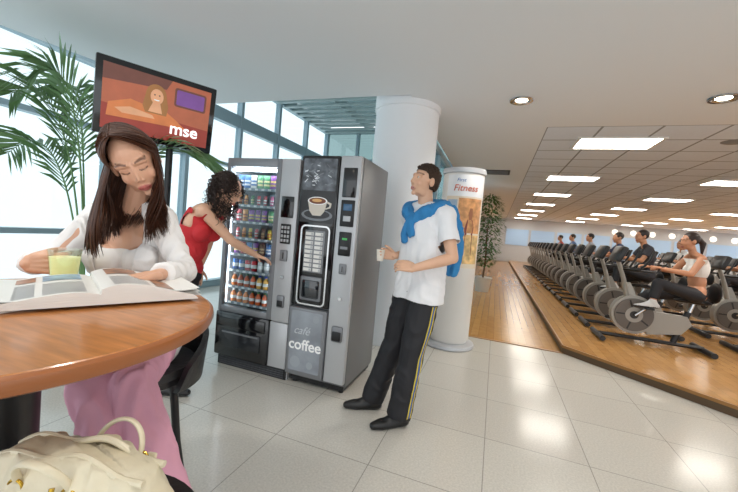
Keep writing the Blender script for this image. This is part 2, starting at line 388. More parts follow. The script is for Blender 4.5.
for i in range(nrow):
    z=z0+dz*i+0.0015
    for k in range(7):
        x=SX+0.066+k*0.0665; y=SY+0.108
        if i<2:
            me,cn=bms[(k+i*2)//3%3]; nm='drink_bottle'; lb='small %s drink bottle on a vending machine shelf'%cn; ct='bottle'
        elif i==2:
            me,cn=cms[(k//2)%3]; nm='drink_can'; lb='small %s drink can on a vending machine shelf'%cn; ct='can'
        else:
            q=R3.randrange(9); S_l,nm,wd_=(pbars,'snack_bar','snack bar') if i in (4,6) else ((pwide,'crisp_bag','crisp bag') if i in (7,) else (pms,'snack_packet','snack packet'))
            me=S_l[q]; lb='%s foil %s on a vending machine shelf'%(pk[q][2],wd_); ct='snack'
        o=newobj(nm,me); o.location=(x,y,z); o['label']=lb;o['category']=ct; o['group']='products in the snack machine'; o.rotation_euler=(0,0,R3.uniform(-.12,.12))
# ---------------------------------------------------------------- coffee machine
CX=-1.492; CW,CD,CH=0.515,0.64,1.83
cm=top('coffee_vending_machine','tall silver and black coffee vending machine with selection buttons','vending machine',(CX,SY,0))
b=MB().box2((0,0.035,0.06),(CW,CD,CH),0,0.01); b.box2((0.02,0.05,0.02),(CW-0.02,CD-.02,0.07),1)
for x in (0.05,CW-0.05):
    for y in (0.08,CD-0.06): b.cyl((x,y,0),(x,y,0.03),0.02,m=1)
part('body',b,[M('machine_side','#787a7d',0.35,0.45),blk],cm,'grey metal cabinet')
b=MB().box2((0.005,-0.005,0.65),(0.335,0.04,CH),0,0.012); door=part('upper_door',b,gblk,cm,'glossy black upper door')
b=MB()
def pic(b,poly,m,x,y,z,lay): b.prism(poly,0.0006,Matrix.Translation((x,y-lay*0.0007,z))@FRONT,m)
pic(b,rrect(0,0,0.30,0.50,0.01),0,0.02,-0.0055,1.31,0)
pic(b,rrect(0.005,0.25,0.295,0.495,0.01),7,0.02,-0.0055,1.31,0.9)
for k in range(34):
    x=R3.uniform(0.02,0.24);z=R3.uniform(0.27,0.46);a=R3.uniform(-.8,.8);l=R3.uniform(.02,.05)
    pic(b,[(x,z),(x+l*math.cos(a),z+l*math.sin(a)),(x+l*math.cos(a)-0.003,z+l*math.sin(a)+0.007),(x-0.003,z+0.007)],1+5*(k%2),0.02,-0.0055,1.31,1+k*0.02)
pic(b,circ(0.15,0.06,0.135,28,0.34),6,0.02,-0.0055,1.31,1)
pic(b,circ(0.15,0.065,0.112,24,0.3),0,0.02,-0.0055,1.31,2)
pic(b,[(0.065,0.17),(0.235,0.17),(0.215,0.09),(0.185,0.055),(0.115,0.055),(0.085,0.09)],2,0.02,-0.0055,1.31,3)
pic(b,circ(0.15,0.17,0.085,24,0.36),4,0.02,-0.0055,1.31,4)
pic(b,circ(0.15,0.17,0.073,24,0.34),5,0.02,-0.0055,1.31,5)
pic(b,circ(0.145,0.173,0.043,24,0.3),3,0.02,-0.0055,1.31,6)
pic(b,[(0.232,0.17),(0.272,0.155),(0.266,0.12),(0.222,0.105),(0.222,0.115),(0.252,0.127),(0.256,0.145),(0.232,0.155)],2,0.02,-0.0055,1.31,3)
part('poster',b,[M('poster_black','#17181b',0.25),M('poster_white','#dfe3e8',0.4),M('cup_white','#d8cfc2',0.3),M('cup_foam','#e2b070',0.4),M('cup_rim','#ffffff',0.3),M('coffee_brown','#7a3c14',0.3),M('poster_grey','#7d8288',0.4),M('poster_photo','#5a5f66',0.3,noise=0.9,nscale=14)],door,'coffee cup poster')
b=MB()
ring_o=rrect(0.045,0.66,0.30,1.29,0.04,6); ring_i=rrect(0.057,0.672,0.288,1.278,0.032,6)
n=len(ring_o); vs=[(p[0],-0.010,p[1]) for p in ring_o]+[(p[0],-0.010,p[1]) for p in ring_i]+[(p[0],-0.004,p[1]) for p in ring_o]+[(p[0],-0.004,p[1]) for p in ring_i]
fs=[]
for i in range(n):
    j=(i+1)%n; fs+= [[i,j,n+j,n+i],[i,j,2*n+j,2*n+i],[n+i,n+j,3*n+j,3*n+i]]
b.add(vs,fs); part('panel_ring',b,chrome,door)
b=MB().box2((0.085,-0.009,0.92),(0.26,-0.005,1.25),0,0.002)
for i in range(9):
    for j in range(2): b.box2((0.092+j*0.083,-0.011,0.93+i*0.035),(0.16+j*0.083,-0.008,0.955+i*0.035),1)
part('selection_label_panel',b,[slvd,wht],door)
for i in range(9):
    for j in range(2):
        part('button',MB().box((0.15+j*0.083,-0.013,0.9425+i*0.035),(0.014,0.006,0.018),0,0.002),slv,door)
b=MB().box2((0.08,-0.014,0.70),(0.265,-0.005,0.89),0,0.012); b.box2((0.10,-0.016,0.72),(0.245,-0.012,0.86),1,0.01)
part('dispensing_flap',b,[slvd,M('smoked_glass','#1c1f24',0.08,coat=1)],door)
b=MB().box2((0.0,-0.022,0.09),(0.335,0.04,0.635),0,0.015); low=part('lower_door',b,slvd,cm,'lower door with coffee poster')
b=MB().prism(rrect(0.03,0.13,0.305,0.61,0.012),0.001,Matrix.Translation((0,-0.0225,0))@FRONT,0)
pm=M('coffee_poster','#8f959d',0.3,noise=0.35,nscale=4); part('poster',b,pm,low,'grey poster reading coffee')
textmesh('coffee',0.118,M('letter_white','#ffffff',0.4),at(0.168,-0.0245,0.34),low,bold=0.002)
textmesh('café',0.09,M('faint_white','#c6ccd2',0.4),at(0.13,-0.0245,0.455),low,shear=0.35)
for (x,z,r) in ((0.25,0.56,0.028),(0.09,0.20,0.045),(0.22,0.19,0.028)): part('poster_bubble',MB().prism(circ(x,z,r),0.001,Matrix.Translation((0,-0.0232,0))@FRONT),M('poster_pale','#9ea4ab',0.3),low)
b=MB().box2((0.34,-0.008,0.09),(CW-0.004,0.04,CH),0,0.012); pan=part('payment_panel',b,slv,cm,'silver payment column')
part('display',MB().box2((0.375,-0.015,1.52),(0.485,-0.006,1.74),0,0.006),gblk,pan)
b=MB().box2((0.375,-0.014,1.30),(0.485,-0.006,1.50),0,0.006); b.box2((0.395,-0.017,1.42),(0.465,-0.013,1.47),1,0.002)
b.box2((0.40,-0.017,1.34),(0.46,-0.013,1.38),2,0.002); part('control_panel',b,[blk,M('lcd_blue','#3a5a78',0.2,emis=0.3),slv],pan)
b=MB().box2((0.38,-0.02,1.08),(0.48,-0.006,1.26),0,0.008); b.box2((0.40,-0.024,1.13),(0.46,-0.018,1.15),1); b.box2((0.41,-0.024,1.20),(0.45,-0.018,1.215),2)
part('banknote_reader',b,[blk,slvd,M('green_led','#3aa050',0.3,emis=0.3)],pan)
b=MB().box2((0.40,-0.02,0.94),(0.46,-0.006,1.02),0,0.008); b.box2((0.427,-0.023,0.96),(0.433,-0.018,1.0),1); part('coin_slot',b,[slvd,blk],pan)
b=MB().box2((0.385,-0.022,0.42),(0.475,-0.006,0.54),0,0.012); b.box2((0.395,-0.026,0.43),(0.465,-0.02,0.5),1,0.006); part('coin_return',b,[slvd,blk],pan)
part('lock',MB().cyl((0.43,-0.022,0.75),(0.43,-0.004,0.75),0.014),chrome,pan)
# ---------------------------------------------------------------- television
pL=Vector((-2.90,1.77,2.13)); pR=Vector((-2.50,2.50,2.13)); xx=(pR-pL); TWD=xx.length
rz=math.atan2(xx.y,xx.x)
tv=top('television','flat screen television in black frame on a tall black pole','television',((pL+pR)/2)); 
tv.rotation_euler=(Matrix.Rotation(rz,3,'Z')@Matrix.Rotation(math.radians(9),3,'X')).to_euler()
W2=TWD/2+0.01; H2=0.285
b=MB().box((0,0.03,0),(2*W2,0.07,2*H2),0,0.012); part('casing',b,gblk,tv)
b=MB(); sw=W2-0.045; sh=H2-0.045
def tp(poly,m,lay): b.prism(poly,0.0006,Matrix.Translation((0,-0.006-lay*0.0008,0))@FRONT,m)
tp([(-sw,-sh),(sw,-sh),(sw,sh),(-sw,sh)],0,0)
tp([(-sw,-sh),(sw,-sh),(sw,-sh+0.15),(-sw,-sh+0.19)],1,1)
tp([(-sw,sh-0.12),(-sw,sh),(sw*0.2,sh),(sw*0.1,sh-0.08)],5,1)
tp(rrect(0.10,0.05,0.345,0.20,0.02),5,2); tp(rrect(0.115,0.065,0.33,0.185,0.012),3,3)
tp([(-0.34,-0.04),(-0.20,0.02),(-0.10,0.0),(0.04,-0.01),(0.12,-0.06),(0.20,-0.12),(-0.35,-0.14)],2,3)
tp(circ(-0.03,0.10,0.072,22,1.1),7,3)
tp([(-0.102,0.10),(0.042,0.10),(0.06,0.02),(0.05,-0.05),(-0.10,-0.05),(-0.12,0.0)],7,3.5)
tp(circ(-0.025,0.085,0.046,20,1.3),4,4); tp([(-0.05,0.04),(0.0,0.04),(0.02,-0.04),(-0.08,-0.04)],4,4)
tp(circ(-0.025,0.062,0.020,12,0.4,180,360),8,5); tp(circ(-0.042,0.097,0.006,8),5,5); tp(circ(-0.008,0.097,0.006,8),5,5)
tp([(-0.3,-0.07),(-0.2,-0.04),(-0.05,-0.065),(-0.03,-0.09),(-0.25,-0.10)],4,5)
def em(n,c,s=0.35): return M(n,c,0.3,emis=s,noise=0.12,nscale=9)
part('screen',b,[em('tv_bg','#b06042'),em('tv_band','#98382a'),em('tv_orange','#cf7a44'),em('tv_purple','#7a4b94'),em('tv_skin','#dda47c'),em('tv_brown','#6e4034'),em('tv_pink','#c86a90'),em('tv_hair','#a06c38'),em('tv_smile','#ffffff')],tv)
textmesh('mse',0.135,M('tv_white','#ffffff',0.3,emis=0.9),at(0.19,-0.014,-0.135),tv,bold=0.002)
b=MB().box((0,0.09,0),(0.2,0.06,0.2),0,0.01); part('mount_bracket',b,blk,tv)
Ri=tv.rotation_euler.to_matrix().transposed(); tl0=Vector(tv.location)
bk0=tl0+tv.rotation_euler.to_matrix()@Vector((0.12,0.16,0.05))
pts=[Ri@(p-tl0) for p in (bk0,Vector((bk0.x,bk0.y,0.02)))]
b=MB().cyl(pts[0],pts[1],0.028,n=16); b.cyl(pts[0],(0.02,0.1,0.05),0.02,n=10); part('stand_pole',b,blk,tv)
b=MB().cyl(Ri@(Vector((bk0.x,bk0.y,0.0))-tl0),Ri@(Vector((bk0.x,bk0.y,0.025))-tl0),0.22,n=40); part('stand_base',b,blk,tv)
# ---------------------------------------------------------------- bar table, stools
wtop=M('table_cherry','#b67640',0.28,noise=0.20,nscale=9,coat=0.3,stretch=(1.0,9.0,1.0)); wedge=M('table_edge','#985a2e',0.3,coat=0.3)
TC=F(-0.828,0.80); TR=0.445; TZ=1.04
tb=top('bar_table','round cherry wood bar table on a black pedestal','table',(TC.x,TC.y,0))
part('tabletop',MB().lathe([(0,TZ-0.006),(TR-0.006,TZ-0.006),(TR-0.012,TZ),(0,TZ)],n=96).lathe([(0.0,TZ-0.04),(TR-0.02,TZ-0.04),(TR-0.004,TZ-0.032),(TR,TZ-0.02),(TR-0.002,TZ-0.007),(TR-0.010,TZ-0.002)],n=96,m=1),[wtop,wedge],tb)
part('pedestal',MB().lathe([(0.0,TZ-0.042),(0.16,TZ-0.042),(0.15,TZ-0.055),(0.07,TZ-0.07),(0.065,0.1),(0.08,0.05),(0.0,0.05)],n=32),blk,tb)
part('base',MB().lathe([(0.0,0.0),(0.26,0.0),(0.26,0.015),(0.2,0.03),(0.08,0.055),(0.0,0.055)],n=40),blk,tb)
def stool(loc,label,back=None):
    e=top('bar_stool',label,'stool',(loc.x,loc.y,0),group='black bar stools')
    lm=M('stool_leather','#19181a',0.35,bump=0.1)
    part('seat',MB().lathe([(0,0.60),(0.18,0.60),(0.215,0.62),(0.225,0.65),(0.21,0.675),(0.1,0.668),(0,0.664)],n=40),lm,e)
    for k in range(4):
        a=math.pi/4+k*math.pi/2
        part('leg',MB().tube([(0.13*math.cos(a),0.13*math.sin(a),0.61),(0.16*math.cos(a),0.16*math.sin(a),0.3),(0.21*math.cos(a),0.21*math.sin(a),0.0)],[0.017,0.016,0.015],12),blk,e)
    part('foot_ring',MB().tube([(0.168*math.cos(t*math.pi/12),0.168*math.sin(t*math.pi/12),0.25) for t in range(25)],0.009,8,caps=False),chrome,e)
    if back is not None:
        b=MB(); n=30; vs=[];fs=[]
        for i in range(n+1):
            a=back+math.radians(-115+230*i/n); h=0.62+0.20*math.sin(math.pi*i/n)**0.5
            for r,z in ((0.222,0.60),(0.245,0.60),(0.262,h),(0.238,h)): vs.append((r*math.cos(a),r*math.sin(a),z))
        for i in range(n):
            for j in range(4): fs.append([i*4+j,i*4+(j+1)%4,(i+1)*4+(j+1)%4,(i+1)*4+j])
        fs+=[[0,1,2,3],[n*4,n*4+1,n*4+2,n*4+3]]
        b.add(vs,fs); part('backrest',b,lm,e)
    return e
stool(F(-0.91,1.42),'round black leather bar stool under the seated woman',TH+math.pi/2)
stool(F(-0.48,0.60),'round black leather bar stool carrying a handbag')
# magazine
paper=M('magazine_paper','#e6e4df',0.3)
mu=F(-0.90,0.80); b=MB().box((0,0,0.003),(0.22,0.29,0.006),0,0.0015); b.box((0.03,-0.08,0.0062),(0.13,0.09,0.0006),1); b.box((-0.02,0.09,0.0062),(0.15,0.03,0.0006),2)
topmesh('magazine',b,[paper,M('cover_teal','#7f9db4',0.35),M('cover_red','#9c4038',0.4)],'thin closed magazine lying under the open one','magazine',(mu.x,mu.y,TZ+0.0005),TH-0.25)
mg=F(-0.765,0.985); mag=top('magazine','thick open glossy magazine lying on the round table','magazine',(mg.x,mg.y,TZ+0.008),TH+math.radians(43))
PW=0.230; PLn=0.30
def zprof(u,th): return th*(0.30+1.35*math.sin(math.pi*(0.10+0.90*u)**0.65)*(1-0.35*u))
for sg,th in ((-1,0.022),(1,0.033)):
    b=MB(); n=18; vs=[];fs=[]
    for i in range(n+1):
        u=i/n; x=sg*u*PW; z=max(0.004,zprof(u,th)) if i<n else 0.004
        for y in (-PLn/2,PLn/2): vs+=[(x,y,0),(x,y,z)]
    for i in range(n):
        a=i*4;c=a+4; fs+=[[a,a+2,c+2,c],[a+1,c+1,c+3,a+3],[a,c,c+1,a+1],[a+2,a+3,c+3,c+2]]
    fs+=[[0,1,3,2],[n*4,n*4+2,n*4+3,n*4+1]]
    b.add(vs,fs); pg=part('page_block',b,paper,mag)
    b=MB()
    blocks=[(0.12,0.48,-0.135,0.0,0),(0.54,0.92,-0.135,-0.02,1),(0.12,0.48,0.03,0.135,1),(0.54,0.92,0.01,0.135,0)] if sg>0 else [(0.12,0.48,-0.135,0.02,0),(0.54,0.9,-0.135,0.04,0),(0.54,0.9,0.06,0.13,1),(0.12,0.48,0.05,0.135,2)]
    for u0,u1,y0,y1,m in blocks:
        k=8
        rows=[(y0,y1)] if m else [(y0+r*0.0085,y0+r*0.0085+0.0030) for r in range(int((y1-y0)/0.0085))]
        for (ya,yb) in rows:
            for q in range(k):
                ua=u0+(u1-u0)*q/k;ub=u0+(u1-u0)*(q+1)/k; e=0.0012
                b.add([(sg*ua*PW,ya,zprof(ua,th)+e),(sg*ub*PW,ya,zprof(ub,th)+e),(sg*ub*PW,yb,zprof(ub,th)+e),(sg*ua*PW,yb,zprof(ua,th)+e)],[[0,1,2,3]],m)
    part('page_print',b,[M('print_grey','#76767c',0.4),M('print_tan','#9c6c50',0.3,noise=0.6,nscale=25),M('print_blue','#7d9cb4',0.3,noise=0.5,nscale=25)],pg)
    for j in range(3):
        b=MB(); vs=[];fs=[]; n=14
        for i in range(n+1):
            u=i/n; z=zprof(u,th)*(1-0.25*j)*0.8+0.018*u**4*(3-j)*0.5
            for y in (-PLn/2,PLn/2): vs.append((sg*(u*PW+0.0035*(j+1)*u),y*1.005,max(0.003,z-0.002)))
        for i in range(n): fs.append([2*i,2*i+2,2*i+3,2*i+1])
        part('page',b.add(vs,fs),paper,mag,smooth=60)
gp=F(-0.985,1.135); gl=top('drinking_glass','clear glass of pale yellow juice on the table','glass',(gp.x,gp.y,TZ+0.001))
part('glass',MB().lathe([(0.0,0.0),(0.033,0.0),(0.036,0.004),(0.045,0.105),(0.043,0.105),(0.034,0.008),(0.0,0.007)],n=32),glass('drink_glass','#f8fbf4',0.14,1.0),gl)
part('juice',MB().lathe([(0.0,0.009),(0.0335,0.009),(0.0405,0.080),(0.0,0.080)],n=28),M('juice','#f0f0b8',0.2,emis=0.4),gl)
# ---------------------------------------------------------------- handbag
hb=F(-0.48,0.60); bag=top('handbag','slouchy cream leather handbag with gathered top','handbag',(hb.x,hb.y,0.676),TH-0.1)
leather=M('cream_leather','#dfd4b8',0.42,noise=0.06,nscale=10,bump=0.3,bscale=22); gold=M('gold_metal','#b8963c',0.25,1.0)
b=MB(); n=140;k=22;vs=[];fs=[]
for i in range(k+1):
    u=i/k; z=0.195*u
    wx=0.20*(1-0.22*u**2)*(0.9+0.1*math.sin(math.pi*min(1,u*1.6+.1))); wy=0.092*(1-0.78*u**1.5)+0.009
    for j in range(n):
        a=2*math.pi*j/n; c,s_=math.cos(a),math.sin(a); e=0.65
        x=wx*math.copysign(abs(c)**e,c); y=wy*math.copysign(abs(s_)**e,s_)
        pl_=0.011*u**0.5*math.sin(x*120+2*math.sin(x*31)+1.2*u*math.sin(x*20))
        vs.append((x,y+math.copysign(pl_,s_)*(1 if abs(s_)>0.25 else .3),z-0.045*u*(x/0.185)**2+0.007*math.sin(x*46)*u))
for i in range(k):
    for j in range(n): fs.append([i*n+j,i*n+(j+1)%n,(i+1)*n+(j+1)%n,(i+1)*n+j])
fs.append(list(range(n))[::-1]);fs.append([k*n+j for j in range(n)])
b.add(vs,fs); part('bag_body',b,leather,bag,smooth=80)
for y in (-1,1):
    q=MB(); q.tube([(0.145*c_,y*0.026,0.192-0.045*c_**2*0.6+0.007*math.sin(0.145*c_*46)) for c_ in [-1+i/12 for i in range(25)]],0.006,8); part('rim_piping',q,leather,bag)
for y,x0 in ((-1,-0.01),(1,0.03)):
    b=MB(); P=[]
    for i in range(25):
        t=math.pi*i/24; P.append((0.048*math.cos(t)+x0,y*(0.050+0.022*math.sin(t)),0.160+0.050*math.sin(t)))
    b.tube(P,0.0068,12,sq=0.6); part('handle',b,leather,bag)
    for x in (x0-0.048,x0+0.048):
        q=MB().tube([(x+0.013*math.cos(a),y*0.054,0.150+0.013*math.sin(a)) for a in [2*math.pi*i/20 for i in range(21)]],0.0026,8,caps=False); part('ring',q,gold,bag)
        q=MB().box((x,y*0.070,0.102),(0.020,0.010,0.085),0,0.004,Matrix.Rotation(-y*0.35,3,'X')); part('handle_tab',q,leather,bag)
b=MB().tube([(0.02,-0.065,0.17),(0.03,-0.085,0.12),(0.035,-0.1,0.06)],[0.004,0.003,0.004],8); part('zip_pull',b,gold,bag)
# ---------------------------------------------------------------- people
def fr(fwd,up):
    y=fwd.normalized(); x=y.cross(up).normalized(); z=x.cross(y); return Matrix((x,y,z)).transposed()
def blob(name,mb,voxel,sm,mats,parent,base,tint=None,delf=None,solid=0,label=None,matf=None,fac=0.5,wr=None):
    me=bpy.data.meshes.new(name); me.from_pydata([tuple(v) for v in mb.v],[],mb.f); me.update()
    bm=bmesh.new();bm.from_mesh(me)
    bmesh.ops.recalc_face_normals(bm,faces=bm.faces);bm.to_mesh(me);bm.free()
    o=bpy.data.objects.new('tmp',me); COL.objects.link(o)
    r=o.modifiers.new('r','REMESH'); r.mode='VOXEL'; r.voxel_size=voxel; r.adaptivity=0
    if sm: s=o.modifiers.new('s','SMOOTH'); s.factor=fac; s.iterations=sm
    bpy.context.view_layer.update()
    m2=bpy.data.meshes.new_from_object(o.evaluated_get(bpy.context.evaluated_depsgraph_get()))
    bpy.data.objects.remove(o); bpy.data.meshes.remove(me)
    if wr:
        amp,sc=wr; nn=[v.normal.copy() for v in m2.vertices]
        for v,nv in zip(m2.vertices,nn):
            p=Vector((v.co.x*sc[0],v.co.y*sc[1],v.co.z*sc[2])); w1_=mnoise.noise(p*0.5)*1.5
            v.co+=nv*amp*(0.9-2.2*abs(mnoise.noise(p+Vector((w1_,w1_,w1_)))))
    if delf:
        bm=bmesh.new();bm.from_mesh(m2); kill=[f for f in bm.faces if delf(f.calc_center_median())]
        bmesh.ops.delete(bm,geom=kill,context='FACES')
        for _ in range(8):
            bd=[v for v in bm.verts if any(e.is_boundary for e in v.link_edges)]
            newp={}
            for v in bd:
                nb=[e.other_vert(v).co for e in v.link_edges if e.is_boundary]
                if len(nb)==2: newp[v]=(v.co+nb[0]+nb[1])/3
            for v,p in newp.items(): v.co=p
        bm.to_mesh(m2);bm.free()
    m2.materials.clear()
    if not isinstance(mats,(list,tuple)): mats=[mats]
    for m in mats: m2.materials.append(m)
    if matf: m2.polygons.foreach_set('material_index',[matf(p.center) for p in m2.polygons])
    if tint:
        at_=m2.attributes.new('Col','FLOAT_COLOR','POINT'); buf=[]
        for v in m2.vertices: c=tint(v.co); buf+= [c[0],c[1],c[2],1.0]
        at_.data.foreach_set('color',buf)
    for v in m2.vertices: v.co-=base
    m2.polygons.foreach_set('use_smooth',[True]*len(m2.polygons)); m2.name=name
    ob=newobj(name,m2,parent,label)
    if solid: s=ob.modifiers.new('solid','SOLIDIFY'); s.thickness=solid; s.offset=-1
    return ob
def hand(b,wr,d,n,t,curl=(0.35,0.4,0.3),sc=1.0,thumb=(0.6,0.75,0.3),cs=None):
    d=d.normalized(); n=(n-d*n.dot(d)).normalized(); t=(t-d*t.dot(d)-n*t.dot(n)).normalized()
    L=[0.070,0.078,0.073,0.058]
    for i in range(4):
        w=(1.5-i)*0.0215*sc; kn=wr+d*(0.088-0.005*abs(i-1))*sc+t*w
        b.cap(wr+t*w*0.55+d*0.005,0.0155*sc,kn,0.0112*sc)
        dd=(d+t*(1.5-i)*0.05).normalized(); p=kn; a=0; c=cs[i] if cs else curl
        for k,(fr_,r0,r1) in enumerate(((0.45,0.0096,0.0086),(0.30,0.0086,0.0078),(0.25,0.0078,0.0068))):
            a+=c[k]; v=(dd*math.cos(a)+n*math.sin(a)); q=p+v*L[i]*fr_*sc; b.cap(p,r0*sc,q,r1*sc); p=q
    p=wr+d*0.02*sc+t*0.026*sc; v=(d*thumb[0]+t*thumb[1]+n*thumb[2]).normalized(); b.cap(wr+d*0.012+t*0.01,0.016*sc,p,0.015*sc)
    for ln,r0,r1 in ((0.038,0.0145,0.0115),(0.03,0.0112,0.010),(0.024,0.010,0.0082)):
        q=p+v*ln*sc; b.cap(p,r0*sc,q,r1*sc); p=q; v=(v+d*0.25+n*0.2-t*0.1).normalized()
def head(b,c,Hm,s=1.0,fem=False):
    def P(x,y,z): return c+Hm@(Vector((x,y,z))*s)
    def E(x,y,z,r): b.ell(P(x,y,z),tuple(k*s for k in r),Hm,n=24,k=16)
    E(0,-0.015,0.03,(0.074,0.093,0.083)); E(0,0.02,-0.02,(0.060,0.073,0.085)); E(0,0.03,-0.068,(0.041 if fem else .05,0.045,0.038))
    b.ell(P(0,0.066,-0.096),0.016*s)
    ns=0.85 if fem else 0.95
    for q in (-1,1):
        E(q*0.034,0.052,-0.028,(0.024,0.028,0.028)); E(q*0.077,-0.008,-0.006,(0.009,0.02,0.031)); E(q*0.033,0.012,-0.075,(0.02,0.035,0.03))
        b.cap(P(q*0.012,0.082,0.03),0.009*s,P(q*0.045,0.069,0.028),0.010*s); b.ell(P(q*0.010,0.092,-0.033),0.0078*s*ns)
        b.cap(P(q*0.020,0.081,-0.063),0.005*s,P(0,0.0900,-0.061),0.0064*s); b.cap(P(q*0.018,0.079,-0.071),0.005*s,P(0,0.0880,-0.073),0.0072*s)
        b.cap(P(q*0.018,0.075,0.008),0.0085*s,P(q*0.042,0.066,0.007),0.009*s)
    b.cap(P(0,0.085,0.018),0.0065*s,P(0,0.085+0.018*ns,-0.026),0.0092*s*ns)
def face_tint(c,Hm,base,lip,brow,lash,s=1.0):
    Hi=Hm.transposed(); base=lin(base);lip=lin(lip);brow=lin(brow)
    def mix(a,b,t): return tuple(a[i]*(1-t)+b[i]*t for i in range(3))
    def f(v):
        q=Hi@(v-c)/s; col=base[:3]
        if q.length>0.17: return col
        x=abs(q.x)
        if q.y>0.045:
            dl=math.hypot(x/0.024,(q.z+0.067)/0.0125)
            if dl<1.15: col=mix(col,lip,min(1,(1.15-dl)*4))
            if abs(q.z+0.067)<0.0018 and x<0.021: col=mix(col,(lip[0]*.4,lip[1]*.3,lip[2]*.3),.8)
            zb=0.031+0.0045*math.cos((x-0.034)*70)
            if 0.014<x<0.052: 
                k=max(0,1-abs(q.z-zb)/0.0045); col=mix(col,brow,min(0.85,k*1.6))
            if lash and 0.016<x<0.046:
                ze=0.004-0.005*math.cos((x-0.031)*95)
                k=max(0,1-abs(q.z-ze)/0.0032); col=mix(col,(0.02,0.012,0.01),min(1,k*1.8))
                if ze<q.z<ze+0.013: col=mix(col,(base[0]*.7,base[1]*.58,base[2]*.54),0.4)
            dc=math.hypot((x-0.038)/0.022,(q.z+0.028)/0.02)
            if dc<1: col=mix(col,(base[0]*1.02,base[1]*.80,base[2]*.78),0.4*(1-dc))
        return col
    return f
def torso(b,J,s=1.0,inf=0.0,low=True,bust=0.0):
    T=J['T']; c=J['chest'];p=J['pel'];n=J['neck']; mid=(c+p)/2
    k=J.get('wd',1.0)
    b.ell(c+Vector((0,0,0.02)),(0.155*k+inf,0.105*s+inf,0.165+inf),T,n=24,k=16)
    b.ell(mid,(0.125*k+inf,0.095*s+inf,0.15+inf),T,n=24,k=16)
    if low: b.ell(p,(0.162*J.get('hw',1)+inf,0.115*s*J.get('hd',1)+inf,0.12+inf),T,n=24,k=16)
    for S in 'LR':
        sh=J['sh'+S]; b.cap(c+(sh-c)*0.35+Vector((0,0,0.04)),0.07*s+inf,sh,0.05*s+inf)
        b.cap(n+Vector((0,0,-0.01)),0.04+inf*.6,sh+Vector((0,0,0.008)),0.042*s+inf)
        if bust: 
            q=-1 if S=='L' else 1
            b.ell(c+T@Vector((q*0.065,0.075,-0.015)),(0.055+inf,0.05*bust+inf,0.055+inf),T)
def limb(b,p,q,r0,r1,rm=None,tm=0.35):
    if rm: m=p.lerp(q,tm); b.cap(p,r0,m,rm); b.cap(m,rm,q,r1)
    else: b.cap(p,r0,q,r1)
def body(b,J,s=1.0,bust=0,fem=False,feet=True,legs=True,ls=1.0):
    torso(b,J,s,0,True,bust)
    n=J['neck']; hc=J['head']; Hm=J['Hm']
    b.cap(n-Vector((0,0,0.03)),0.055*s if not fem else .045,hc+Hm@Vector((0,-0.02,-0.055)),0.052*s if not fem else .041)
    head(b,hc,Hm,J.get('hs',1.0),fem)
    for S in 'LR':
        limb(b,J['sh'+S],J['el'+S],0.05*s,0.038*s,0.047*s,0.4); limb(b,J['el'+S],J['wr'+S],0.037*s,0.025*s,0.038*s,0.3)
        if legs:
            limb(b,J['hip'+S],J['kn'+S],0.088*s*ls,0.054*s,0.08*s*ls,0.4); limb(b,J['kn'+S],J['an'+S],0.052*s,0.036*s,0.056*s,0.35)
            if feet:
                a=J['an'+S]; t=J['toe'+S]; b.cap(a,0.036,a+Vector((0,0,-0.03))+t*0.02,0.036); b.cap(a+Vector((0,0,-.045))-t*0.03,0.03,a+Vector((0,0,-0.055))+t*0.13,0.022)
def shoes(J,col,par,base,voxel=0.007,zoff=0):
    for S in 'LR':
        b=MB(); a=J['an'+S];t=J['toe'+S]; g=Vector((a.x,a.y,a.z-0.09)); lat=t.cross(Zv)
        b.cap(a+Vector((0,0,0.0)),0.045,g+Vector((0,0,0.05))-t*0.02,0.043); 
        for q in (-1,1): b.chain([g-t*0.045+Zv*0.033+lat*q*0.006,g+t*0.06+Zv*0.034+lat*q*0.012,g+t*0.13+Zv*0.03+lat*q*0.014,g+t*0.185+Zv*0.026+lat*q*0.006],[0.033,0.033,0.029,0.022])
        b.cap(g+Zv*0.07,0.04,g+t*0.1+Zv*0.035,0.032)
        blob('shoe',b,voxel,3,[col,M('sole_dark','#2a2a2c',0.7)],par,base,matf=lambda c,gz=g.z:1 if c.z<gz+0.02 else 0,delf=None)
def eyes(J,par,base,iris='#3a2a1a'):
    s=J.get('hs',1.0)
    for q in (-1,1):
        c=J['head']+J['Hm']@(Vector((q*0.030,0.0715,0.007))*s)-base; r=0.0098*s
        b=MB().ell(c,r,None,0); f=J['Hm']@Vector((0,1,0))
        b.lathe([(0.0,r*1.03),(0.003*s,r*1.0),(0.0052*s,r*0.88)],c,14,1,fr(f,J['Hm']@Zv)@Matrix.Rotation(math.radians(-90),3,'X'))
        part('eye',b,[M('eye_white','#d8cfc6',0.3),M('iris_'+iris,iris,0.2)],par)
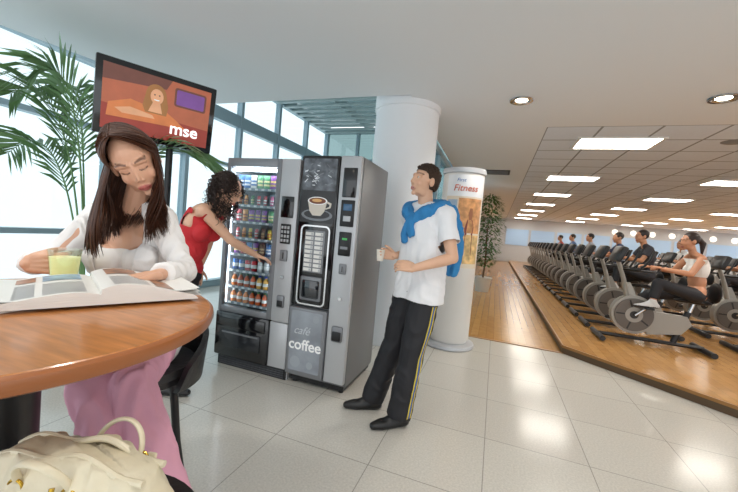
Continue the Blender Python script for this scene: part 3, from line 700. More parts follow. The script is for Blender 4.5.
def hairstrands(b,c,Hm,n,L,rad=0.008,th0=2.3,wave=0.012,out=0.25,s=1.0,seed=1,fwd=0.0,px=0.0):
    rn=random.Random(seed)
    for i in range(n):
        th=-th0+2*th0*(i+rn.random())/n; pts=[];rr=[]
        y0=rn.uniform(-0.06,0.058)
        kk=rn.uniform(0.98,1.07); w0=rn.uniform(0,6.28)
        for k in range(9):
            ph=0.05+1.6*k/8; te=th*(1-0.22*(k/8)**1.3)+0.02*math.sin(w0+k*0.7)
            q=Vector((0.083*math.sin(ph)*math.sin(te)*kk+px*(1-k/8),-0.015-0.10*math.sin(ph)*math.cos(te)*kk+y0*(1-k/8)**1.3,0.03+0.092*math.cos(ph)*kk))
            pts.append(c+Hm@(q*s)); rr.append(rad*(0.7+0.3*min(1,k/2)))
        od=Hm@Vector((math.sin(te),-math.cos(te)*0.6,0)); od.z=0
        fd=Hm@Vector((0,1,0)); fd.z=0
        l=L*rn.uniform(0.82,1.05); p=pts[-1]; pw=th*2.2+rn.uniform(-.25,.25)
        jit=Vector((rn.uniform(-1,1),rn.uniform(-1,1),0))*0.011
        steps=10
        for k in range(1,steps+1):
            u=k/steps
            q=p+Vector((0,0,-l*u))+od*out*l*0.25*math.sin(u*2.2)+fd*fwd*l*u+Vector((math.sin(pw+u*5),math.cos(pw*1.3+u*4.5),0))*wave*u+jit*u
            pts.append(q); rr.append(rad*(1-0.85*u**3))
        b.tube(pts,rr,4,m=(1 if rn.random()<0.25 else 0),sq=0.7)
P_=F
# --- woman reading
base=F(-0.89,1.42,0)
J=dict(pel=P_(-0.91,1.43,0.76),chest=P_(-0.915,1.37,1.12),neck=P_(-0.89,1.32,1.325),
 shL=P_(-0.79,1.32,1.265),shR=P_(-1.035,1.34,1.26),head=P_(-0.835,1.225,1.458),
 elL=P_(-0.68,1.30,1.08),elR=P_(-1.15,1.27,1.08),wrL=P_(-0.665,1.10,1.094),wrR=P_(-1.095,1.12,1.09),
 hipL=P_(-0.84,1.42,0.75),hipR=P_(-0.97,1.42,0.75),knL=P_(-0.71,1.08,0.745),knR=P_(-0.81,1.05,0.745),
 anL=P_(-0.53,1.04,0.33),anR=P_(-0.63,1.00,0.33),toeL=FD(0.2,-1,-.3),toeR=FD(0.2,-1,-.3),hs=0.92,wd=0.80,hw=0.90)
J['T']=fr(FD(0.05,-1,-0.05),Zv); J['Hm']=fr(FD(0.50,-0.70,-0.50),F(-0.38,-0.25,0.9))
w1=top('person','woman in white cardigan and pink trousers reading a magazine','person',base)
b=MB(); body(b,J,0.75,0.75,True,True,ls=0.9)
hand(b,J['wrL'],F(-0.35,-0.9,-0.1),Vector((0,0,-1)),F(-1,0.3,0),(0.15,0.25,0.2),0.90)
hand(b,J['wrR'],F(0.85,0.35,0.05),F(0.3,-0.95,0.0)*-1,Vector((0,0,1)),(0.55,0.75,0.5),0.88,thumb=(0.8,0.4,0.35))
ft=face_tint(J['head'],J['Hm'],'#d6a68a','#b0605a','#5a3a2a',True,0.92)
blob('body',b,0.0036,2,skin_mat(),w1,base,tint=ft)
hairm=M('dark_brown_hair','#43271a',0.42,noise=0.12,nscale=20); hairl=M('light_brown_hair','#5e3a26',0.42,noise=0.12,nscale=20)
b=MB(); b.ell(J['head']+J['Hm']@Vector((0,-0.030,0.028)),(0.072,0.079,0.081),J['Hm'],n=24,k=16); 
hairstrands(b,J['head'],J['Hm'],2100,0.30,0.0029,2.62,0.024,0.40,0.945,3,fwd=0.0,px=0.020)
q=MB().add([v-base for v in b.v],b.f); q.m=b.m
part('hair',q,[hairm,hairl],w1,'long loose brown hair',smooth=80)
def crossT(J): 
    Ti=J['T'].transposed(); c=J['chest']; return lambda v:Ti@(v-c)
tl=crossT(J)
b=MB(); torso(b,J,0.75,0.007,True,0.75); blob('tank_top',b,0.005,3,M('tank_white','#e9e5e2',0.7),w1,base,delf=lambda v:tl(v).z>0.030+ (0.6*max(0,abs(tl(v).x)-0.05)),wr=(0.004,(14,14,5)))
b=MB(); torso(b,J,0.75,0.011,True,0.75)
for S in 'LR':
    m=J['sh'+S].lerp(J['el'+S],0.5)
    b.chain([J['sh'+S],m,J['el'+S]],[0.045,0.040,0.037]); e=J['el'+S].lerp(J['wr'+S],0.84); b.cap(J['el'+S],0.037,e,0.033,f1=True)
def cut(v):
    q=tl(v); 
    return q.y>0 and abs(q.x-0.0)<0.066+0.08*max(0,q.z+0.05)-0.25*max(0,q.z-0.13) 
cardm=M('cardigan_white','#ebe8e6',0.8,bump=0.1,bscale=60)
blob('cardigan',b,0.005,2,cardm,w1,base,delf=cut,solid=0.003,wr=(0.010,(22,22,11)))
b=MB(); b.ell(J['pel'],(0.145,0.12,0.11),J['T'])
for S in 'LR': b.chain([J['hip'+S],J['hip'+S].lerp(J['kn'+S],.5),J['kn'+S]],[0.082,0.072,0.060]); b.cap(J['kn'+S],0.060,J['kn'+S].lerp(J['an'+S],0.92),0.068,f1=True)
blob('trousers',b,0.007,3,M('pink_linen','#dfa4ba',0.8,noise=0.06,nscale=9),w1,base,wr=(0.010,(20,20,3.5)))
shoes(J,M('sandal_tan','#a87a58',0.5),w1,base)
# --- woman in red
base=F(-1.30,2.52,0)
J=dict(pel=P_(-1.335,2.52,0.90),chest=P_(-1.225,2.52,1.20),neck=P_(-1.14,2.53,1.375),
 shR=P_(-1.155,2.40,1.325),shL=P_(-1.12,2.66,1.34),head=P_(-1.045,2.54,1.485),
 elR=P_(-0.99,2.53,1.12),wrR=P_(-0.865,2.72,1.015),elL=P_(-1.24,2.72,1.10),wrL=P_(-1.28,2.66,0.88),
 hipR=P_(-1.335,2.44,0.88),hipL=P_(-1.335,2.60,0.88),knR=P_(-1.30,2.43,0.48),knL=P_(-1.36,2.62,0.48),
 anR=P_(-1.38,2.43,0.09),anL=P_(-1.47,2.62,0.09),toeR=FD(1,0,0),toeL=FD(1,0,0),hs=0.95,wd=0.88)
J['T']=fr(FD(1,-0.25,-0.25),F(0.3,0,1)); J['Hm']=fr(FD(0.92,0.05,-0.5),F(0.5,0,0.9))
w2=top('person','woman in red sleeveless top reaching toward the snack machine','person',base)
b=MB(); body(b,J,0.88,0.8,True)
hand(b,J['wrR'],F(0.75,0.65,-0.35),Vector((0,0,-1)),F(0.5,-0.6,0)*-1,(0.2,0.3,0.3),0.92)
hand(b,J['wrL'],F(0.0,-0.1,-1),F(0.2,-1,0),F(1,0,0),(0.3,0.4,0.3),0.9)
blob('body',b,0.0055,2,skin_mat(),w2,base,tint=face_tint(J['head'],J['Hm'],'#e4b598','#b8685e','#3a261c',True,0.95))
b=MB(); rn=random.Random(4); hc=J['head']; b.ell(hc+J['Hm']@Vector((0,-0.04,0.03)),(0.090,0.096,0.095),J['Hm'])
for i in range(460):
    th=rn.uniform(-2.35,2.35); ph=rn.uniform(0.1,2.3); low_=0.10 if ph>1.4 else 0.02
    q=Vector((math.sin(ph)*math.sin(th)*0.108,-0.03-math.sin(ph)*math.cos(th)*0.118,0.02+math.cos(ph)*0.108))
    c=hc+J['Hm']@q-Zv*low_*rn.random()*1.2; ax=Vector((rn.uniform(-.5,.5),rn.uniform(-.5,.5),-1)).normalized(); x,y=basis(ax); r=rn.uniform(0.007,0.014); p0=rn.uniform(0,6); LL=0.07+low_*rn.random()
    b.tube([c+ax*LL*k/20+x*r*math.cos(p0+k*0.8)+y*r*math.sin(p0+k*0.8) for k in range(20)],[0.0034*(1-0.5*k/19) for k in range(20)],5)
part('hair',MB().add([v-base for v in b.v],b.f),M('black_hair','#2e1e17',0.45),w2,'dark curly shoulder-length hair',smooth=80)
tl2=crossT(J)
b=MB(); torso(b,J,0.88,0.010,True,0.8); blob('red_top',b,0.006,3,M('red_cloth','#cb2a32',0.7),w2,base,delf=lambda v:(tl2(v).z>0.125) or (abs(tl2(v).x)>0.135 and tl2(v).z>0.0),wr=(0.006,(14,14,9)))
b=MB(); b.ell(J['pel']-Zv*0.05,(0.155,0.115,0.10),J['T'])
for S in 'LR': b.chain([J['hip'+S],J['kn'+S]],[0.09,0.066]); b.cap(J['kn'+S],0.066,J['an'+S]+Zv*0.02,0.062,f1=True)
blob('trousers',b,0.009,3,M('dark_trousers','#26242a',0.8),w2,base,wr=(0.006,(14,14,5)))
shoes(J,M('shoe_black','#161617',0.4),w2,base)
# --- man
base=F(0.28,2.4,0)
DX=-0.02
def Q_(a,h,z): return F(a+DX,h,z)
J=dict(pel=Q_(0.385,2.40,0.94),chest=Q_(0.395,2.40,1.28),neck=Q_(0.385,2.42,1.49),
 shL=Q_(0.495,2.28,1.425),shR=Q_(0.29,2.55,1.43),head=Q_(0.362,2.41,1.655),
 elL=Q_(0.545,2.17,1.165),elR=Q_(0.36,2.63,1.16),wrL=Q_(0.305,2.13,1.085),wrR=Q_(0.205,2.47,1.125),
 hipL=Q_(0.43,2.335,0.90),hipR=Q_(0.33,2.475,0.90),knL=Q_(0.365,2.29,0.49),knR=Q_(0.265,2.47,0.51),
 anL=Q_(0.32,2.29,0.09),anR=Q_(0.14,2.49,0.09),toeL=FD(-0.85,-0.35,0),toeR=FD(-1,-0.15,0),hs=1.0,wd=0.95,hw=0.82,hd=0.8)
J['T']=fr(FD(-0.78,-0.62,0),Zv); J['Hm']=fr(FD(-0.9,-0.42,0.15),F(0.15,0,0.97))
mn=top('person','man in white t-shirt, blue sweater and black track trousers','person',base)
b=MB(); body(b,J,0.96,ls=0.92)
hand(b,J['wrL'],F(-1,0.35,0.12),F(0.1,0.8,-0.6),Vector((0,0,1)),(0.4,0.5,0.4),0.95,thumb=(0.75,0.5,0.4))
hand(b,J['wrR'],F(-0.95,-0.1,0.15),F(-0.1,-1,0),Vector((0,0,1)),(0.6,0.8,0.5),0.95,thumb=(0.7,0.5,0.4))
blob('body',b,0.0042,2,skin_mat(),mn,base,tint=face_tint(J['head'],J['Hm'],'#dcae90','#be8278','#4a3628',False))
eyes(J,mn,base)
Hm=J['Hm'];hc=J['head']; Hi=Hm.transposed()
b=MB(); b.ell(hc+Hm@Vector((0,-0.015,0.033)),(0.078,0.097,0.085),Hm,n=24,k=16); b.ell(hc+Hm@Vector((0,-0.040,0.0)),(0.073,0.068,0.076),Hm)
rn=random.Random(8)
for i in range(260):
    th=rn.uniform(0,6.28); ph=rn.uniform(0,1.25); q=Vector((0.077*math.sin(ph)*math.cos(th),-0.015+0.095*math.sin(ph)*math.sin(th),0.033+0.084*math.cos(ph)))
    if q.y>0.04 and q.z<0.07: continue
    dn=Hm@((q-Vector((0,-0.015,0.0))).normalized()+Vector((0,0.35,0))); b.cap(hc+Hm@q,0.006,hc+Hm@q+dn*0.010,0.003,n=6)
def hcut(v):
    q=Hi@(v-hc); return (q.z<0.012 and q.y>-0.004) or (q.y>0.016+0.3*max(0,q.z) and q.z<0.046) or (q.y>0.042 and q.z<0.064-0.15*abs(q.x)) or q.z<-0.05
blob('hair',b,0.0038,1,M('short_brown_hair','#3d2a1c',0.75,bump=0.8,bscale=160),mn,base,delf=hcut,label='short dark brown hair')
b=MB(); torso(b,J,0.97,0.022,False)
b.chain([J['chest'],J['pel']+Zv*0.02],[0.120,0.120])
for k in (-1,1): b.cap(J['chest']+J['T']@Vector((k*0.065,0,-0.05)),0.110,J['pel']+J['T']@Vector((k*0.064,0,-0.17)),0.130,f1=True)
for S in 'LR': b.cap(J['sh'+S],0.063,J['sh'+S].lerp(J['el'+S],0.85),0.060,f1=True)
def tcut(v):
    if v.z<J['pel'].z-0.095+0.008*math.sin(v.x*9): return True
    for S in 'LR':
        a=J['sh'+S];e=J['el'+S];d_=(e-a); L_=d_.length; d_=d_/L_; t=(v-a).dot(d_)
        if t>0.64*L_ and t<1.0*L_ and (v-a-d_*t).length<0.080 : 
            return True
    return False
blob('t_shirt',b,0.006,4,M('tshirt_white','#ececee',0.8),mn,base,wr=(0.007,(11,11,6)),delf=tcut,solid=0.003)
b=MB(); b.ell(J['pel']-Zv*0.03,(0.146,0.108,0.11),J['T'])
for S in 'LR': b.chain([J['hip'+S],J['hip'+S].lerp(J['kn'+S],.5),J['kn'+S]],[0.098,0.095,0.080]); b.cap(J['kn'+S],0.080,J['an'+S]+Zv*-0.02,0.080,f1=True)
pants=blob('track_trousers',b,0.008,4,M('track_black','#1b1b20',0.65),mn,base,wr=(0.007,(10,10,7)),delf=lambda v:v.z>J['pel'].z-0.02)
bv=BVHTree.FromPolygons([v.co.copy() for v in pants.data.vertices],[list(p.vertices) for p in pants.data.polygons])
latd=(F(0.35,-0.94)).normalized(); fwdd=F(-0.94,-0.35).normalized()
def stripe(off,wd,mat):
    vs=[];fs=[];k=0
    for i in range(5,61):
        u=i/60; 
        c=J['hipL'].lerp(J['knL'],u*2) if u<.5 else J['knL'].lerp(J['anL'],(u-.5)*2)
        row=[]
        for w_ in (-wd/2,wd/2):
            o_=c-base+fwdd*(off+w_)+latd*0.4; r=bv.ray_cast(o_,-latd)
            row.append((r[0] if r[0] else o_-latd*0.31)+latd*0.003)
        vs+=row
        if k: fs.append([2*k-2,2*k-1,2*k+1,2*k])
        k+=1
    part('side_stripe',MB().add(vs,fs),mat,pants)
stripe(-0.046,0.010,M('stripe_yellow','#d8c24a',0.6)); stripe(-0.032,0.013,M('stripe_blue','#3f66b0',0.6)); stripe(-0.018,0.010,MC['stripe_yellow'])
shoes(J,M('shoe_black','#161617',0.4),mn,base)
b=MB(); T=J['T']; c=J['neck']
def S_(x,y,z): return c+T@Vector((x,y,z))
ring=[S_(0.0,0.115,-0.11),S_(-0.08,0.09,-0.05),S_(-0.14,0.01,-0.02),S_(-0.12,-0.06,-0.005),S_(0,-0.08,0.005),S_(0.12,-0.06,-0.005),S_(0.14,0.01,-0.02),S_(0.08,0.09,-0.05),S_(0.0,0.115,-0.11)]
b.chain(ring,[0.032,0.040,0.048,0.050,0.048,0.050,0.048,0.040,0.032])
b.chain([S_(-0.16,-0.01,-0.05),S_(-0.12,-0.06,-0.03)],[0.048,0.05]); b.chain([S_(0.16,-0.01,-0.05),S_(0.12,-0.06,-0.03)],[0.048,0.05])
b.chain([S_(0.01,0.125,-0.11),S_(0.035,0.135,-0.16),S_(0.045,0.135,-0.25)],[0.028,0.026,0.026]); b.chain([S_(0,0.125,-0.11),S_(-0.01,0.135,-0.15),S_(-0.02,0.135,-0.20)],[0.026,0.024,0.024])
for k in range(-4,5): b.chain([S_(k*0.040,-0.08,-0.02),S_(k*0.048,-0.13,-0.15),S_(k*0.048,-0.15,-0.30),S_(k*0.044,-0.15,-0.44)],[0.036,0.034,0.032,0.026])
blob('sweater',b,0.006,8,M('blue_knit','#3383bd',0.85,bump=0.3,bscale=60),mn,base,label='sky blue sweater draped over the shoulders',wr=(0.009,(22,22,10)))
cp=J['wrR']+F(-0.10,-0.035,0.0); b=MB().lathe([(0.0,-0.04),(0.022,-0.04),(0.03,0.04),(0.028,0.04),(0.021,-0.036),(0.0,-0.036)],n=24)
topmesh('plastic_cup',b,M('cup_cream','#e6ddd0',0.4),'small white plastic coffee cup held by the man','cup',cp)
# ---------------------------------------------------------------- information kiosk
kc=(-0.43,4.30,0); ks=top('advertising_totem','white cylindrical advertising totem with fitness poster','advertising totem',kc)
part('base',MB().lathe([(0,0),(0.30,0),(0.31,0.015),(0.30,0.045),(0.24,0.06),(0,0.06)],n=48),slv,ks)
KR=0.235
part('drum',MB().lathe([(0,0.06),(KR-0.02,0.06),(KR,0.09),(KR,2.02),(KR-0.01,2.03),(0,2.03)],n=64),M('totem_white','#e6e3de',0.35),ks)
part('cap_ring',MB().lathe([(0,2.03),(KR+0.012,2.03),(KR+0.016,2.05),(KR+0.012,2.085),(0,2.09)],n=64),slv,ks)
b=MB()
def cpatch(a0,a1,z0,z1,m,lay,n=14):
    r=KR+0.0012*lay; vs=[];fs=[]
    for i in range(n+1):
        a=math.radians(a0+(a1-a0)*i/n); vs+=[(r*math.cos(a),r*math.sin(a),z0),(r*math.cos(a),r*math.sin(a),z1)]
    for i in range(n): fs.append([2*i,2*i+2,2*i+3,2*i+1])
    b.add(vs,fs,m)
def cpoly(pts,m,lay):
    r=KR+0.0012*lay; b.add([(r*math.cos(math.radians(a)),r*math.sin(math.radians(a)),z) for a,z in pts],[list(range(len(pts)))],m)
cpatch(-130,-12,0.95,2.0,0,1,24); cpatch(-130,-12,1.76,2.0,1,2,24)
cpatch(-92,-18,1.35,1.74,2,2); cpatch(-92,-18,1.0,1.33,5,2); cpatch(-124,-96,1.0,1.72,3,2)
cpoly([(-68,1.10),(-44,1.10),(-45,1.32),(-43,1.42),(-49,1.5),(-64,1.5),(-70,1.4),(-67,1.3)],7,3); cpoly([(-60,1.5),(-52,1.5),(-50,1.56),(-52,1.63),(-59,1.63),(-62,1.56)],6,4)
for k in range(8): cpatch(-121,-100,1.05+0.08*k,1.075+0.08*k,1,3,4)
part('poster',b,[M('pos_cream','#e4d6c0',0.4),M('pos_white','#e8eaec',0.4),M('pos_orange','#c8905c',0.4,noise=0.4,nscale=14),M('pos_blue','#a4b8cc',0.4),M('pos_red','#b8685c',0.4),M('pos_yellow','#d6b47a',0.4,noise=0.4,nscale=14),M('pos_skin','#9c6444',0.4),M('pos_dark','#7c3830',0.4)],ks)
def kw(v,zc=1.85,ac=-76): 
    a=math.radians(ac)+v.x/KR; r=KR+0.005+v.z; return Vector((r*math.cos(a),r*math.sin(a),zc+v.y))
textmesh('Fitness',0.10,M('txt_orange','#c8644a',0.4),None,ks,warp=kw,shear=0.2,bold=0.001)
textmesh('First',0.055,M('txt_blue','#4a72ac',0.4),None,ks,warp=lambda v:kw(v,1.94,-90),shear=0.2)
# ---------------------------------------------------------------- plants
leafm=M('leaf_green','#3e6a36',0.5,noise=0.25,nscale=6); 
pt=top('potted_ficus','tall bushy potted ficus tree beside the gym corridor','plant',(-0.22,9.2,0))
part('pot',MB().lathe([(0,0),(0.16,0),(0.21,0.33),(0.225,0.35),(0.2,0.36),(0.19,0.33),(0,0.33)],n=32),M('pot_white','#d6d2ca',0.5),pt)
b=MB(); b.tube([(0,0,0.3),(0.02,0.01,0.8),(-0.01,0,1.3),(0,0,1.9)],[0.025,0.02,0.016,0.006],8)
for i in range(12):
    a=i*2.4; z=0.9+i*0.085; b.tube([(0,0,z),(0.25*math.cos(a),0.25*math.sin(a),z+0.18)],[0.009,0.003],5)
part('trunk',b,M('bark','#5b4632',0.8),pt)
b=MB(); rn=random.Random(2)
for i in range(1700):
    z=rn.uniform(0.65,2.4); rr=0.40*math.sqrt(max(0.05,1-((z-1.5)/0.95)**2)); a=rn.uniform(0,6.28); r=rr*rn.uniform(0.2,1)**0.5
    c=Vector((r*math.cos(a),r*math.sin(a),z)); dd=Vector((math.cos(a),math.sin(a),rn.uniform(-.9,.3))).normalized(); s_=dd.cross(Zv).normalized(); l=0.10;wd=0.024
    b.add([c,c+dd*l*.5+s_*wd,c+dd*l,c+dd*l*.5-s_*wd],[[0,1,2,3]])
part('foliage',b,leafm,pt,smooth=0)
palmp=F(-2.42,3.0); pa=top('potted_palm','large potted palm with long arching fronds by the window','plant',(palmp.x,palmp.y,0))
part('pot',MB().lathe([(0,0),(0.18,0),(0.24,0.38),(0.255,0.4),(0.23,0.41),(0.22,0.37),(0,0.36)],n=32),M('pot_terracotta','#8a5a44',0.7),pa)
palmleaf=M('palm_green','#668c58',0.45,noise=0.2,nscale=5)
rn=random.Random(9)
def frond(ang,lean,height,length,droop):
    b=MB(); h=F(math.cos(ang),math.sin(ang)); 
    P=[Vector((0,0,0.35))+h*0.03]
    n=26; 
    for i in range(1,n+1):
        u=i/n; r=lean*u+length*0.55*u**2.2; z=0.35+height*math.sin(u*(1.57+droop))/1.0; P.append(h*r+Vector((0,0,z)))
    b.tube(P,[0.011*(1-0.8*i/n) for i in range(n+1)],6)
    for i in range(11,n+1):
        u=i/n; t=(P[i]-P[i-1]).normalized(); s_=t.cross(Zv); 
        if s_.length<0.05: s_=h.cross(Zv)
        s_.normalize()
        ll=(0.42*math.sin(math.pi*min(1,(u-0.36)/0.72))**0.6+0.05)
        for q in (-1,1):
            for sub in (0,0.5):
                p=P[i].lerp(P[i-1],sub); dd=(s_*q*0.72+t*0.80+Vector((0,0,0.02))+Vector((rn.uniform(-.1,.1),rn.uniform(-.1,.1),rn.uniform(-.1,.1)))).normalized()
                m=p+dd*ll*0.5; e=p+dd*ll+Vector((0,0,-0.22*ll)); wv=t*0.018
                b.add([p-wv*.3,p+wv*.3,m+wv,e,m-wv],[[0,1,2,3,4]])
    part('frond',b,palmleaf,pa,smooth=0)
for ang,lean,hgt,ln,dr in ((3.3,0.25,1.85,0.65,0.25),(2.6,0.30,2.0,0.45,0.2),(4.3,0.12,1.95,0.45,0.25),(3.0,0.4,1.45,0.8,0.4),(0.15,0.35,1.5,1.15,0.42)):
    frond(ang,lean,hgt,ln,dr)
# ---------------------------------------------------------------- exercise bikes
def bike(loc,rz):
    e=top('exercise_bike','grey and black stationary exercise bike with console','exercise bike',loc,rz,group='rows of exercise bikes in the gym')
    b=MB().tube([(-0.62,0,0.06),(0.55,0,0.06)],0.035,12,sq=0.7); b.tube([(-0.62,-0.26,0.04),(-0.62,0.26,0.04)],0.035,12); b.tube([(0.55,-0.26,0.04),(0.55,0.26,0.04)],0.035,12)
    b.tube([(-0.3,0,0.08),(-0.42,0,0.5)],0.035,12); part('base_frame',b,M('bike_dark','#2b2b2d',0.4,0.3),e)
    b=MB(); Mx=Matrix.Translation((0,0.055,0))@FRONT; b.prism(circ(0.18,0.38,0.255,40),0.11,Mx,0)
    b.prism([(0.0,0.14),(-0.36,0.20),(-0.46,0.34),(-0.40,0.44),(-0.10,0.45),(0.1,0.40)],0.08,Matrix.Translation((0,0.04,0))@FRONT,0)
    b.prism([(0.10,0.5),(0.22,0.5),(0.33,0.78),(0.25,0.80)],0.07,Matrix.Translation((0,0.035,0))@FRONT,0)
    part('flywheel_housing',b,M('bike_silver','#9b978f',0.4,0.3),e)
    b=MB()
    for y in (-0.075,0.055): 
        b.prism(circ(0.18,0.38,0.22,40),0.02,Matrix.Translation((0,y+0.02,0))@FRONT,1); b.prism(circ(0.18,0.38,0.10,32),0.026,Matrix.Translation((0,y+0.023,0))@FRONT,0); b.prism(circ(0.18,0.38,0.05,24),0.032,Matrix.Translation((0,y+0.026,0))@FRONT,2)
        for k in range(5):
            a=k*1.2566; b.box((0.18+0.155*math.cos(a),y+0.01,0.38+0.155*math.sin(a)),(0.10,0.026,0.02),2,0,Matrix.Rotation(-a,3,'Y'))
    part('wheel_cover',b,[MC['bike_silver'],M('bike_brown','#615a54',0.4),M('bike_hub','#2c2a28',0.4)],e)
    part('crank',MB().tube([(0.18,-0.09,0.38),(0.18,-0.11,0.38),(0.30,-0.11,0.26)],0.014,8),chrome,e); part('crank',MB().tube([(0.18,0.09,0.38),(0.18,0.11,0.38),(0.06,0.11,0.50)],0.014,8),chrome,e)
    part('pedal',MB().box((0.30,-0.165,0.26),(0.10,0.09,0.025),0,0.006),blk,e); part('pedal',MB().box((0.06,0.165,0.50),(0.10,0.09,0.025),0,0.006),blk,e)
    b=MB().tube([(-0.42,0,0.45),(-0.46,0,0.62)],0.022,12); part('seat_post',b,chrome,e)
    b=MB().ell((-0.50,0,0.645),(0.14,0.12,0.035)); b.ell((-0.36,0,0.645),(0.12,0.05,0.028)); b.ell((-0.66,0,0.78),(0.035,0.15,0.13)); b.tube([(-0.5,0,0.62),(-0.66,0,0.66),(-0.69,0,0.78)],0.018,8)
    part('saddle',b,M('saddle_black','#18181a',0.5),e)
    b=MB().tube([(0.25,0,0.55),(0.33,0,0.85),(0.42,0,1.10)],[0.05,0.04,0.035],12,sq=0.7); part('console_column',b,MC['bike_silver'],e)
    b=MB()
    for q in (-1,1): 
        b.tube([(0.36,0,0.97),(0.30,q*0.05,0.97),(0.22,q*0.2,0.98),(0.05,q*0.22,0.98),(-0.02,q*0.21,1.06)],0.016,8)
        b.tube([(0.22,q*0.2,0.98),(0.14,q*0.24,1.12),(0.10,q*0.24,1.24)],0.015,8)
    part('handlebar',b,blk,e)
    Rr=Matrix.Rotation(math.radians(-22),3,'Y'); b=MB().box((0.42,0,1.17),(0.07,0.36,0.22),0,0.02,Rr); cs=part('console',b,blk,e)
    part('screen',MB().box((0.382,0,1.175),(0.006,0.25,0.14),0,0.002,Rr),M('console_screen','#3a4a5a',0.15,emis=0.2),cs)
    for k in range(5): part('button',MB().box((0.380,-0.12+0.06*k,1.092),(0.006,0.035,0.015),0,0,Rr),slv,cs)
    return e
PZ=0.093; BS=0.80
bk=bike((2.0,5.65,PZ),math.pi)
for i in range(1,18): dup(bk,(2.0,5.65+BS*i,PZ))
for i in range(0,14): dup(bk,(3.72,6.15+0.85*i,PZ))
for i in range(0,10): dup(bk,(5.6,6.9+0.9*i,PZ))
for i in range(0,8): dup(bk,(7.6,8.0+1.0*i,PZ))
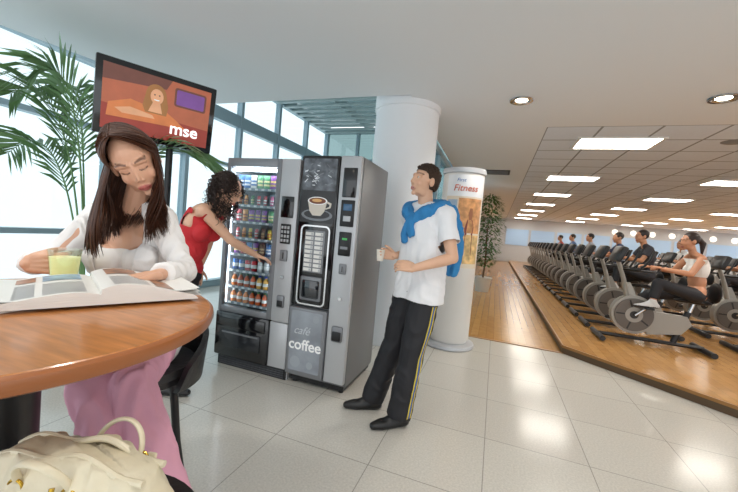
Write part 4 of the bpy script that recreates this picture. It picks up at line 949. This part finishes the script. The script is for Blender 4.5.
def rider(bx,by,label,topc,skinc,hairc,long_=False,crop=False,voxel=0.010,up=0.0,ln=0.0):
    def L(x,y,z): return Vector((bx-x-ln*max(0,z-0.76),by-y,PZ+z+(up if z>0.7 else up*.5)))
    Jr=dict(pel=L(-0.47,0,0.76),chest=L(-0.50,0,1.07),neck=L(-0.47,0,1.27),shL=L(-0.48,0.17,1.20),shR=L(-0.48,-0.17,1.20),head=L(-0.43,0,1.41),
     elL=L(-0.33,0.24,1.00),elR=L(-0.33,-0.24,1.00),wrL=L(-0.10+ln*.27,0.22,1.03),wrR=L(-0.10+ln*.27,-0.22,1.03),
     hipL=L(-0.44,0.09,0.73),hipR=L(-0.44,-0.09,0.73),knL=L(-0.04+ln*.08,0.13,0.84),knR=L(-0.02,-0.13,0.66),anL=L(0.03,0.165,0.60),anR=L(0.24,-0.165,0.37),
     toeL=Vector((-1,0,-.1)),toeR=Vector((-1,0,-.2)),wd=0.95)
    Jr['T']=fr(Vector((-1,0,-ln)),Zv); Jr['Hm']=fr(Vector((-1,-0.25,-0.1)),Zv)
    base=Vector((bx+0.47,by,PZ)); e=top('person',label,'person',base)
    b=MB(); body(b,Jr,0.92,0.8 if long_ else 0,long_)
    for S,q in (('L',1),('R',-1)): hand(b,Jr['wr'+S],Vector((-1,0,0.2)),Vector((0,0,-1)),Vector((0,q,0)),(0.5,0.8,0.6))
    blob('body',b,voxel,2,skin_mat(),e,base,tint=face_tint(Jr['head'],Jr['Hm'],skinc,'#a05a50','#20140f',False))
    b=MB(); torso(b,Jr,0.92,0.012,not crop,0.8 if long_ else 0)
    if not crop:
        for S in 'LR': b.cap(Jr['sh'+S],0.06,Jr['sh'+S].lerp(Jr['el'+S],0.6),0.058,f1=True)
    zc=PZ+1.0+up
    blob('sports_top',b,0.010,3,M('top_'+topc,topc,0.7),e,base,delf=(lambda v:(v.z<zc-0.03 or v.z>zc+0.19)) if crop else None)
    b=MB(); b.ell(Jr['pel'],(0.16,0.12,0.11),Jr['T'])
    for S in 'LR': b.chain([Jr['hip'+S],Jr['kn'+S]],[0.092,0.066]); b.cap(Jr['kn'+S],0.066,Jr['kn'+S].lerp(Jr['an'+S],0.85),0.052,f1=True)
    blob('trousers',b,0.010,3,MC['track_black'],e,base)
    shoes(Jr,M('trainer_white','#c9c9c9',0.5),e,base,0.009)
    b=MB(); Hm=Jr['Hm'];hc=Jr['head']; b.ell(hc+Hm@Vector((0,-0.024,0.036)),(0.082,0.095,0.088),Hm)
    if long_: b.chain([hc+Hm@Vector((0,-0.11,0.03)),hc+Hm@Vector((0,-0.16,-0.03)),hc+Hm@Vector((0,-0.15,-0.16))],[0.03,0.035,0.012])
    part('hair',MB().add([v-base for v in b.v],b.f),M('hair_'+hairc,hairc,0.5),e)
rider(2.0,5.65,'woman in white crop top riding an exercise bike','#efece8','#c48b6a','#2a1a14',True,True,0.008,ln=0.15)
rider(2.0,5.65+BS*2,'man in dark t-shirt riding an exercise bike','#34343c','#c08a68','#1c1410',up=0.08,ln=0.15)
rider(2.0,5.65+BS*4,'man in navy t-shirt riding an exercise bike','#2c3450','#c08a68','#1c1410',voxel=0.013,up=0.08)
rider(2.0,5.65+BS*7,'person in grey t-shirt riding an exercise bike','#8d8f96','#c08a68','#1c1410',voxel=0.013,up=0.1)
rider(2.0,5.65+BS*10,'person in blue t-shirt riding an exercise bike','#4a6a9a','#c08a68','#1c1410',voxel=0.015,up=0.12)
rider(2.0,5.65+BS*13,'person in red t-shirt riding an exercise bike','#a0403c','#c08a68','#1c1410',voxel=0.015,up=0.12)
rider(3.72,6.15+0.85*2,'person in black t-shirt riding an exercise bike','#2a2a2a','#c08a68','#1c1410',voxel=0.013,up=0.06)
rider(3.72,6.15+0.85*5,'person in white t-shirt riding an exercise bike','#e4e4e4','#c08a68','#1c1410',voxel=0.015,up=0.08)
wg=M('far_window_glow','#8fa6bd',0.5,emis=0.5)
b=MB()
for i in range(9): b.box((1.2+1.45*i,23.97,1.6),(1.3,0.03,1.0))
struct('window_9',b,wg)
for i in range(8):
    b=MB().lathe([(0,0.0),(0.13,0.0),(0.15,0.02),(0.12,0.05),(0,0.06)],n=24,R=Matrix.Rotation(math.radians(90),3,'X'))
    topmesh('wall_lamp',b,M('wall_lamp_glow','#fff9ee',0.5,emis=1.0),'small round white lamp on the gym wall','lamp',(6.4+0.9*i,23.99,2.38),group='round lamps on the gym wall')
print('LAYOUT done',len(bpy.data.objects))
